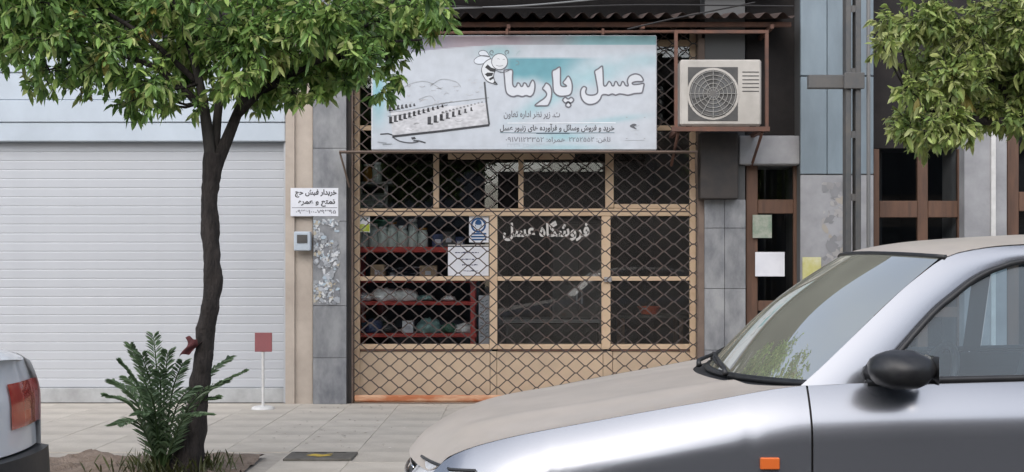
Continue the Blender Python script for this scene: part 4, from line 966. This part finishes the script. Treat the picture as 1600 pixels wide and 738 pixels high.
for a, b_, r_, k in ((1400, 45, 36, .9), (1385, 70, 22, .7), (1440, 30, 50, 1), (1450, 95, 48, 1.1), (1430, 150, 36, 1), (1425, 195, 34, 1), (1450, 225, 22, .8), (1480, 190, 40, 1), (1500, 130, 55, 1.1), (1510, 50, 60, 1.1),
                    (1560, 90, 60, 1.1), (1550, 170, 44, 1), (1590, 190, 34, .9), (1600, 30, 60, 1), (1620, 130, 55, 1), (1520, 205, 20, .7), (1660, 60, 70, 1), (1700, 150, 60, 1)):
    for s in range(2): c2.append((at(a + rnd.uniform(-8, 8), b_ + rnd.uniform(-6, 6), T2 + rnd.uniform(-.5, .5)), r_ * T2 / F, k * 1.05))
for _ in range(22): 
    a = rnd.uniform(1400, 1850); c2.append((at(a, rnd.uniform(-260, 0), T2 + rnd.uniform(-.8, .8)), rnd.uniform(.22, .36), .45))
pal2 = [(0.137, 0.206, 0.063), (0.196, 0.283, 0.084), (0.275, 0.357, 0.105), (0.353, 0.441, 0.127), (0.427, 0.468, 0.168), (0.427, 0.468, 0.21)]
tw = MB(); crown(c2, 54, pal2, rnd, (.03, .088), tw).build('crown', M['leaf'], t2, kind='stuff')
for c, r_, k in c2[:36]:
    f = min(fk, key=lambda p: (Vector(c) - p).length); tw.tube([f, f.lerp(Vector(c), .5), Vector(c)], [.01, .008, .004], 4, False)
tw.build('twigs', M['bark'], t2, kind='stuff')

# palm-like plant at the trunk's foot
rnd = random.Random(3)
pb = Vector((X(252, 7.98), 7.98, .02))
pm = thing('palm_plant', pb, 'small feathery palm plant growing at the foot of the leaning tree', 'plant')
fr_ends = [(170, 612, -.1), (205, 535, -.2), (240, 520, .15), (285, 560, -.3), (378, 575, .1), (345, 590, -.35), (185, 655, -.4), (200, 585, .3), (262, 545, -.1), (190, 560, -.05), (220, 640, -.3), (300, 600, -.5), (250, 575, -.35), (178, 590, .1), (335, 615, .1), (222, 548, -.3), (320, 640, -.5), (230, 600, -.45), (355, 555, .35)]
for k, (a, b_, dy) in enumerate(fr_ends):
    e = at(a, b_, 7.98 + dy); mid = pb.lerp(e, .5) + Vector((0, 0, .14)); P_ = spline([pb, mid, e + Vector((0, 0, -.03))], 8)
    m = MB(); m.cur = (.05, .09, .03); m.tube(P_, [.009 - .0065 * i / (len(P_) - 1) for i in range(len(P_))], 4)
    for i in range(3, len(P_)):
        for sg_ in (-1, 1):
            for h in (0, .5):
                p = P_[i].lerp(P_[min(i + 1, len(P_) - 1)], h); d = (P_[i] - P_[i - 1]).normalized(); s = d.cross(Vector((0, 0, 1))).normalized() * sg_
                t_ = i / len(P_); L_ = .17 * (1 - .55 * t_) * rnd.uniform(.8, 1.1)
                v = rnd.uniform(.75, 1.25); leaves(m, p, d * .9 + s * .8 + Vector((0, 0, .25)), L_, .021, (.11 * v, .17 * v, .085 * v), .3)
    m.build('frond', M['leaf'], pm)
gw = MB()
for _ in range(500):
    x = rnd.gauss(X(262, 8), .17); y = rnd.uniform(7.88, 8.4); L_ = rnd.uniform(.05, .2); a = rnd.uniform(0, 6.3)
    g = rnd.uniform(.7, 1.2); leaves(gw, Vector((x, y, .02)), Vector((math.cos(a) * .5, math.sin(a) * .5, 1)), L_, .014, (.07 * g, .08 * g, .025 * g), .2)
tag(gw.build('weeds', M['leaf'], None, kind='stuff'), 'tuft of weeds in the soil round the tree foot', 'weeds')

# ------------------------------------------------------------------ cars
def make_car(x0, yc, paint, label, bumper, glass):
    zg = ROADZ
    root = thing('car', (x0 + 2.2, yc, zg), label, 'car')
    LEN = 4.45
    zsh = knots([(.10, .61), (.15, .655), (.186, .69), (.357, .752), (.69, .821), (1.02, .881), (1.4, .940), (2.2, .962), (3.2, .982), (3.75, .985), (4.2, .965), (4.3, .93)])
    wb = knots([(.10, .735), (.2, .79), (.4, .83), (1., .85), (3.3, .85), (3.9, .83), (4.2, .79), (4.32, .75)])
    vsd = knots([(.10, .68), (.25, .72), (.6, .755), (1.2, .775), (3.2, .775), (3.9, .745), (4.3, .68)])
    XF = lambda v: .16 * (abs(v) / .74) ** 2.2                           # plan curve of the nose
    XR = lambda v: LEN - .17 * (abs(v) / .74) ** 2.4
    def P(u, v, z): return (x0 + u, yc + v, z)
    wheels = (.85, 3.47); wz, wr, ar = zg + .30, .30, .345
    def zlow(u):
        z = .09
        for w in wheels:
            if abs(u - w) < ar: z = max(z, wz + math.sqrt(ar * ar - (u - w) ** 2))
        return z
    def side(u, z, sg_, off=0):
        zs_ = zsh(u); d = max(0, zs_ - z); b_ = wb(u); v = b_ - (b_ - vsd(u)) * max(0, 1 - d / .16) ** 1.6
        v -= .05 * clamp((.34 - z) / .25) ** 2
        v += .006 * math.exp(-((z - .60) / .012) ** 2)
        return P(u, sg_ * (v + off), z)
    DD = [0, .004, .009, .016, .026, .04, .06, .09, .13, .19, .26, .34]
    def side_panel(u0, u1, sg_, name, m=paint, zmin=None, zmax=None, off=0, smooth=True):
        mb = MB(); n_ = max(6, int((u1 - u0) / .035)); J = 18
        def fn(a, b_):
            u = u0 + (u1 - u0) * a; zt = zsh(u) if zmax is None else zmax; zl_ = max(zlow(u), zmin if zmin is not None else -9)
            t = b_ * J; t = t / J; d = (zt - zl_) * (.12 * t * 1 if t < 0 else t ** 2.2); return side(u, zt - d, sg_, off)
        mb.grid(fn, n_, J, flip=(sg_ < 0)); return mb.build(name, m, root, smooth)
    g_ = .0035
    for sg_ in (-1, 1):
        fd = side_panel(.10, 1.38 - g_, sg_, 'fender')
        for u0, u1 in ((1.38 + g_, 2.5 - g_), (2.5 + g_, 3.35 - g_)):
            dr = side_panel(u0, u1, sg_, 'door')
            h = MB(); c = side(u1 - .16, .80, sg_, .018)
            h.box(c[0] - .085, c[0] + .085, min(c[1], c[1] - .0), c[1] + .0 + .02 * sg_ if sg_ > 0 else c[1] + .001, c[2] - .016, c[2] + .016) if False else h.tube([(c[0] - .08, c[1] - .02 * sg_, c[2]), (c[0] - .07, c[1], c[2]), (c[0] + .07, c[1], c[2]), (c[0] + .08, c[1] - .02 * sg_, c[2])], .012, 6)
            h.build('door_handle', bumper if bumper is M['black_plastic'] else M['black_plastic'], dr)
        side_panel(3.35 + g_, 4.30, sg_, 'rear_wing')
        # dark inner shell seen through the gaps
        sh = MB(); 
        sh.grid(lambda a, b_: side(.2 + 4.0 * a, .6 + (zsh(.2 + 4.0 * a) - .012 - .6) * b_, sg_, -.022), 60, 5, flip=(sg_ > 0)); sh.build('inner_shell', M['black_plastic'], root)
        # side rubbing strip and repeater
        side_panel(1.4, 3.3, sg_, 'rubbing_strip', M['black_plastic'], .47, .53, .012)
        c = side(1.24, .692, sg_, .002)
        MB().box(c[0] - .032, c[0] + .032, min(c[1], c[1] + .012 * sg_), max(c[1], c[1] + .012 * sg_), c[2] - .02, c[2] + .02, .004).build('side_repeater', M['amber'], root)
    # bonnet
    zc = knots([(0, .63), (.05, .69), (.19, .772), (.57, .846), (.95, .915), (1, .921)]); zh = lambda s: zsh(.14 + s * 1.225)
    def hood(s, v, lift=0):
        xa = XF(v); xb = 1.13 + .235 * (abs(v) / .76) ** 2; u = xa + (xb - xa) * s; vv = vsd(.12 + s * 1.22) - .006
        k = abs(v) / .76; z = zc(s) + (zsh(max(.10, u)) - zc(s)) * min(1, k) ** 2.4
        z += .010 * (math.exp(-((abs(v) - .42) / .05) ** 2)) * sst(.0, .3, s)
        return P(u, v * vv / .76, z + lift)
    mb = MB(); mb.grid(lambda a, b_: hood(a ** 1.25, -.76 + 1.52 * b_), 44, 40, flip=True); mb.build('bonnet', M['silver_dusty'] if paint is M['silver'] else paint, root, True)
    # front face: bumper, grille, headlamps
    def nose(v, z, off=0): return P(XF(v) - .03 * math.exp(-((z - .38) / .16) ** 2) - off + .05 * sst(.56, .66, z), v, z)
    mb = MB(); mb.grid(lambda a, b_: nose(-.735 + 1.47 * a, .10 + .40 * b_, .02), 30, 8); mb.build('front_bumper', paint if bumper is None else bumper, root, True)
    mb = MB(); mb.grid(lambda a, b_: nose(-.36 + .72 * a, .505 + .12 * b_, -.008), 14, 4); gg = mb.build('radiator_grille', M['black_plastic'], root, True)
    for k in range(3):
        mb = MB(); mb.tube([nose(-.35 + .7 * i / 10, .53 + k * .035, .004) for i in range(11)], .006, 5); mb.build('grille_bar', M['chrome'], gg, True)
    mb = MB(); mb.grid(lambda a, b_: nose(-.735 + 1.47 * a, .50 + .14 * b_, -.025), 24, 4); mb.build('nose_shell', M['black_plastic'], root)
    for sg_ in (-1, 1):
        mb = MB()
        def lamp(a, b_):
            v = .375 + (.70 - .375) * min(1, a / .75) ; z = .51 + (.132 + .012 * a) * b_
            if a <= .75: q = nose(v, z, .006); return (q[0], yc + sg_ * v, q[2])
            t = (a - .75) / .25; u = XF(.70) + .03 + .11 * t; q = side(u, min(z, zsh(u) - .012), sg_, .005); return q
        mb.grid(lamp, 24, 5, flip=(sg_ < 0)); lm = mb.build('headlamp', M['lamp_lens'], root, True)
        mb = MB(); mb.tube([tuple(Vector(lamp(a / 20, 1.0)) + Vector((-.003, 0, .004))) for a in range(21)], .006, 5); mb.build('lamp_seal', M['black_plastic'], lm)
    # boot and tail
    zd = knots([(0, 1.0), (.1, 1.03), (.7, 1.035), (.9, 1.015), (1, .96)])
    def boot(s, v):
        xa = 3.72 + .06 * (abs(v) / .76) ** 2; xb = XR(v); u = xa + (xb - xa) * s; vv = vsd(min(4.3, 3.75 + .55 * s)) - .004; k = abs(v) / .76
        return P(u, v * vv / .76, zd(s) + (zsh(min(4.3, u)) - zd(s)) * k ** 2.6)
    mb = MB(); mb.grid(lambda a, b_: boot(a, -.76 + 1.52 * b_), 20, 30, flip=True); mb.build('boot_lid', paint, root, True)
    def tail(v, z, off=0): return P(XR(v) + .02 * math.exp(-((z - .4) / .2) ** 2) + off - .05 * sst(.75, .98, z), v, z)
    ztail = lambda v: .96 + (zsh(4.28) - .96) * (abs(v) / .74) ** 2.6
    mb = MB(); mb.grid(lambda a, b_: tail(-.735 + 1.47 * a, .56 + (ztail(-.735 + 1.47 * a) - .56) * b_), 26, 10, flip=True); mb.build('tail_panel', paint, root, True)
    mb = MB(); 
    def rb_(a, b_):
        if a < .12: u = 4.0 + .28 * a / .12; return side(u, .16 + .39 * b_, -1, .03)
        if a > .88: u = 4.28 - .28 * (a - .88) / .12; return side(u, .16 + .39 * b_, 1, .03)
        v = -.75 + 1.5 * (a - .12) / .76; return tail(v, .16 + .39 * b_, .06)
    mb.grid(rb_, 40, 6, flip=True)
    mb.grid(lambda a, b_: tuple(Vector(rb_(a, 1)) + (Vector((x0 + 3.9, yc, .56)) - Vector(rb_(a, 1))) * (.12 * b_)), 40, 2, flip=True)
    mb.build('rear_bumper', bumper or paint, root, True, sharp=50)
    for sg_ in (-1, 1):
        mb = MB()
        def tl(a, b_):
            z = .66 + .19 * b_
            if a < .6: v = .38 + .34 * a / .6; q = tail(v, z, .008); return (q[0], yc + sg_ * v, q[2])
            u = 4.29 - .13 * (a - .6) / .4; return side(u, z, sg_, .008)
        mb.grid(tl, 18, 6, flip=(sg_ > 0)); mb.build('tail_lamp', M['red_lens'], root, True)
    # greenhouse
    RAIL = knots([(1.38, .945), (1.69, 1.215), (1.90, 1.372), (2.17, 1.418), (2.6, 1.435), (3.1, 1.418), (3.35, 1.37), (3.75, 1.0)])
    def gv(z): return .772 - (z - .95) / .43 * .155
    def gp(u, z, sg_, off=0): return P(u, sg_ * (gv(z) + off), z)
    top = [(1.36, .938), (1.46, 1.02), (1.693, 1.222), (1.80, 1.305), (1.895, 1.366), (2.0, 1.395), (2.17, 1.412), (2.6, 1.425), (3.0, 1.412), (3.25, 1.372), (3.45, 1.25), (3.78, .99)]
    inn = [(1.60, .948), (1.66, 1.01), (1.82, 1.17), (1.91, 1.24), (1.99, 1.295), (2.075, 1.332), (2.2, 1.358), (2.6, 1.372), (2.98, 1.358), (3.12, 1.30), (3.22, 1.18), (3.32, .99)]
    T_, I_ = spline([Vector(p) for p in top], 5), spline([Vector(p) for p in inn], 5)
    def zbelt(u): return zsh(u) + .004
    for sg_ in (-1, 1):
        mb = MB()
        def frm(a, b_):
            i = a * (len(T_) - 1); k = min(len(T_) - 2, int(i)); t = i - k
            p = T_[k].lerp(T_[k + 1], t); q = I_[k].lerp(I_[k + 1], t); b2 = min(1, b_ / .8); w = p.lerp(q, b2)
            return gp(w.x, w.y, sg_, .006 * math.sin(b2 * math.pi) + (-.02 * (b_ - .8) / .2 if b_ > .8 else 0) - .004)
        mb.grid(frm, 80, 10, flip=(sg_ < 0)); mb.build('door_frame', paint, root, True)
        mb = MB(); mb.tube([gp(q.x, q.y, sg_, .002) for q in I_], .011, 6); mb.build('window_seal', M['black_plastic'], root, True)
        mb = MB(); mb.tube([gp(u_, zbelt(u_), sg_, .006) for u_ in [1.58 + 1.76 * i / 20 for i in range(21)]], .013, 6); mb.build('belt_trim', M['black_plastic'], root, True)
        # panes: front and rear, between inner outline and belt
        itop = knots([(p.x, p.y) for p in I_ if True][:1] + [(p.x, p.y) for k, p in enumerate(I_[1:]) if p.x > I_[k].x + 1e-4])
        for u0, u1 in ((1.60, 2.46), (2.54, 3.32)):
            mb = MB(); mb.grid(lambda a, b_: gp(u0 + (u1 - u0) * a, zbelt(u0 + (u1 - u0) * a) + (max(itop(u0 + (u1 - u0) * a), zbelt(u0 + (u1 - u0) * a) + .003) - zbelt(u0 + (u1 - u0) * a)) * b_, sg_, -.014), 20, 8, flip=(sg_ < 0))
            mb.build('side_window', glass, root, True)
        mb = MB(); mb.grid(lambda a, b_: gp(2.46 + .08 * a, .96 + .40 * b_, sg_, -.006), 2, 6, flip=(sg_ < 0)); mb.build('centre_pillar', M['black_plastic'], root)
        # mirror
        c = Vector(gp(1.66, 1.0, sg_, .13)); mr = MB(); mr.blob(c, .095, 1.15, 1.0, .68, .12, 2, 3, 4.4); mo = mr.build('wing_mirror', M['black_plastic'], root, True)
        MB().tube([gp(1.60, .985, sg_, 0), gp(1.63, .975, sg_, .07)], [.035, .028], 8).build('mirror_arm', M['black_plastic'], mo, True)
        m2 = MB(); m2.grid(lambda a, b_: (c.x + .098, c.y - .07 + .14 * a, c.z - .045 + .09 * b_), 2, 2); m2.build('mirror_glass', M['chrome'], mo)
        m2 = MB(); m2.poly([gp(1.575, .955, sg_, .008), gp(1.70, .955, sg_, .008), gp(1.70, 1.065, sg_, .008)][::(-1 if sg_ > 0 else 1)]); m2.build('mirror_sail', M['black_plastic'], mo)
    # roof
    def rfront(v): return 1.74 + .155 * (abs(v) / .62) ** 2
    def rrear(v): return 3.36 - .10 * (abs(v) / .62) ** 2
    tp = knots([(p.x, p.y) for k, p in enumerate(T_) if k == 0 or p.x > T_[k - 1].x + 1e-4])
    def roof(a, b_):
        v = -1 + 2 * b_; vr = gv(tp(clamp(1.9 + 1.35 * a, 1.9, 3.25))) ; xx = rfront(v * .62) + (rrear(v * .62) - rfront(v * .62)) * a
        zr = tp(1.895 + 1.355 * a); cr = .042 * (1 - abs(v) ** 2.2) * (.55 + .45 * math.sin(math.pi * clamp(a)))
        return P(xx, v * vr, zr + cr + .002)
    mb = MB(); mb.grid(roof, 30, 24, flip=True); mb.build('roof', M['silver_dusty'] if paint is M['silver'] else paint, root, True)
    # windscreen
    def ws(a, b_):
        v = -1 + 2 * b_; e1 = Vector(roof(0, b_)); e0 = Vector(P(1.19 + .225 * v * v, v * .755, .930 + .012 * v * v)); p = e0.lerp(e1, a)
        return p + Vector((-.02, 0, .03)) * math.sin(math.pi * a) * (1 - v * v * .6)
    mb = MB(); mb.grid(lambda a, b_: ws(a, .015 + .97 * b_), 16, 24, flip=True); mb.build('windscreen', M['dusty_glass'], root, True)
    mb = MB(); mb.tube([ws(0, b_ / 24) for b_ in range(25)], .014, 6); mb.tube([ws(1, b_ / 24) for b_ in range(25)], .010, 6); mb.build('windscreen_seal', M['black_plastic'], root, True)
    mb = MB(); mb.grid(lambda a, b_: Vector(ws(0, b_)) + Vector((-.062 * (1 - a), 0, -.016 + .004 * a)), 3, 24, flip=True); mb.build('scuttle', M['black_plastic'], root, True)
    for b0, b1 in ((.30, .72), (.62, .93)):
        q0 = Vector(ws(0, b0)) + Vector((-.035, 0, .006)); q1 = Vector(ws(.06, b1)) + Vector((-.012, 0, .016)); wp = MB().tube([q0, q0 + Vector((0, .02, .02)), q1], [.012, .009, .006], 6).build('wiper_arm', M['black_plastic'], root, True)
        bl2 = [Vector(ws(.03 + .07 * i / 8, b0 + .1 + (b1 - b0 + .04) * i / 8)) + Vector((-.006, 0, .008)) for i in range(9)]; MB().tube(bl2, .006, 5).build('wiper_blade', M['rubber'], wp)
    # rear screen
    def rw(a, b_):
        v = -1 + 2 * b_; e1 = Vector(roof(1, b_)); e0 = Vector(P(3.74 + .05 * v * v, v * .70, 1.0)); return e0.lerp(e1, a) + Vector((.02, 0, .03)) * math.sin(math.pi * a)
    mb = MB(); mb.grid(rw, 10, 18); mb.build('rear_screen', glass, root, True)
    # cabin
    MB().box(x0 + 1.0, x0 + 3.6, yc - .70, yc + .70, .12, .2).build('cabin_floor', M['dash'], root)
    MB().box(x0 + 1.45, x0 + 1.8, yc - .68, yc + .68, .5, .87, .05).build('dashboard', M['dash'], root)
    mb = MB(); a0 = Vector((x0 + 1.93, yc - .36, .88)); mb.tube([a0 + Vector((.07 * math.sin(t * .3142), .18 * math.cos(t * .3142), .17 * math.sin(t * .3142))) for t in range(21)], .014, 6, False); mb.tube([a0, a0 + Vector((-.25, 0, -.12))], .03, 6); mb.build('steering_wheel', M['black_plastic'], root, True)
    for sy in (-.36, .36):
        y = yc + sy; st_ = MB().box(x0 + 2.05, x0 + 2.55, y - .25, y + .25, .34, .5, .05).build('seat', M['seat_cloth'], root)
        mb = MB(); mb.grid(lambda a, b_: (x0 + 2.52 + .17 * a + .05 * math.sin(b_ * math.pi) * -1, y - .24 + .48 * b_, .48 + .56 * a), 8, 8); mb.grid(lambda a, b_: (x0 + 2.62 + .17 * a, y - .24 + .48 * b_, .48 + .56 * a), 8, 8, True); mb.build('seat_back', M['seat_cloth'], st_, True)
        MB().blob((x0 + 2.74, y, 1.14), .12, .55, 1.0, .75, .05, 2, 3).build('headrest', M['seat_cloth'], st_, True)
    MB().box(x0 + 2.95, x0 + 3.35, yc - .62, yc + .62, .34, .5, .05).build('rear_seat', M['seat_cloth'], root); MB().box(x0 + 3.3, x0 + 3.48, yc - .62, yc + .62, .48, .98, .05).build('rear_backrest', M['seat_cloth'], root)
    # wheels
    for u in wheels:
        for sg_ in (-1, 1):
            c = Vector(P(u, sg_ * .74, wz)); rot = lambda pr_, n_=28: None
            def wl_(prof_, name, m, par):
                mb = MB(); mb.grid(lambda a, b_: (c.x + prof_(a)[0] * math.cos(2 * math.pi * b_), c.y + sg_ * prof_(a)[1], c.z + prof_(a)[0] * math.sin(2 * math.pi * b_)), 10, 28, flip=(sg_ < 0)); return mb.build(name, m, par, True)
            ty = knots([(0, .19), (.15, .27), (.3, .298), (.5, .3), (.7, .298), (.85, .27), (1, .19)]); tx = knots([(0, -.09), (.3, -.085), (.5, 0), (.7, .085), (1, .09)])
            w_ = wl_(lambda a: (ty(a), tx(a)), 'wheel', M['rubber'], root)
            wl_(lambda a: (.005 + .19 * a, .055 + .03 * a * a), 'rim', M['alloy'], w_)
    return root
silver = make_car(-.40, 4.86, M['silver'], 'silver sedan close to the camera with dusty bonnet and black wing mirror', None, M['car_glass'])
white = make_car(-6.54, 5.30, M['white_car'], 'white sedan at the left edge with red tail lamp and black bumper', M['black_plastic'], M['car_glass'])

white.rotation_euler.z = R(-14)

# ------------------------------------------------------------------ across the street (seen only in reflections)
def opposite(x0, x1, h, y, c, label):
    t = thing('building', ((x0 + x1) / 2, y, ROADZ), label, 'building')
    MB().box(x0, x1, y - 6, y, ROADZ, h).build('wall', c, t)
    n_ = max(1, int((x1 - x0) / 3)); w = (x1 - x0) / n_
    for i in range(n_):
        MB().box(x0 + w * i + .3, x0 + w * (i + 1) - .3, y, y + .04, .1, 2.7).build('shop_opening', M['opp_dark'], t)
        if h > 5: MB().box(x0 + w * i + .8, x0 + w * (i + 1) - .8, y, y + .04, 3.6, 4.9).build('window', M['opp_dark'], t)
opposite(-26, -7, 8.5, -9.0, M['opp_wall'], 'brown two storey shop row across the street left of the camera')
opposite(-6.6, -.9, 6.6, -9.0, M['grey_plaster'], 'grey plastered shop house across the street behind the camera')
opposite(-.4, 2.7, 4.3, -9.3, M['opp_wall'], 'low brown shop across the street behind the camera')
opposite(3.0, 26, 7.5, -9.0, M['opp_wall'], 'brown long shop row across the street right of the camera')
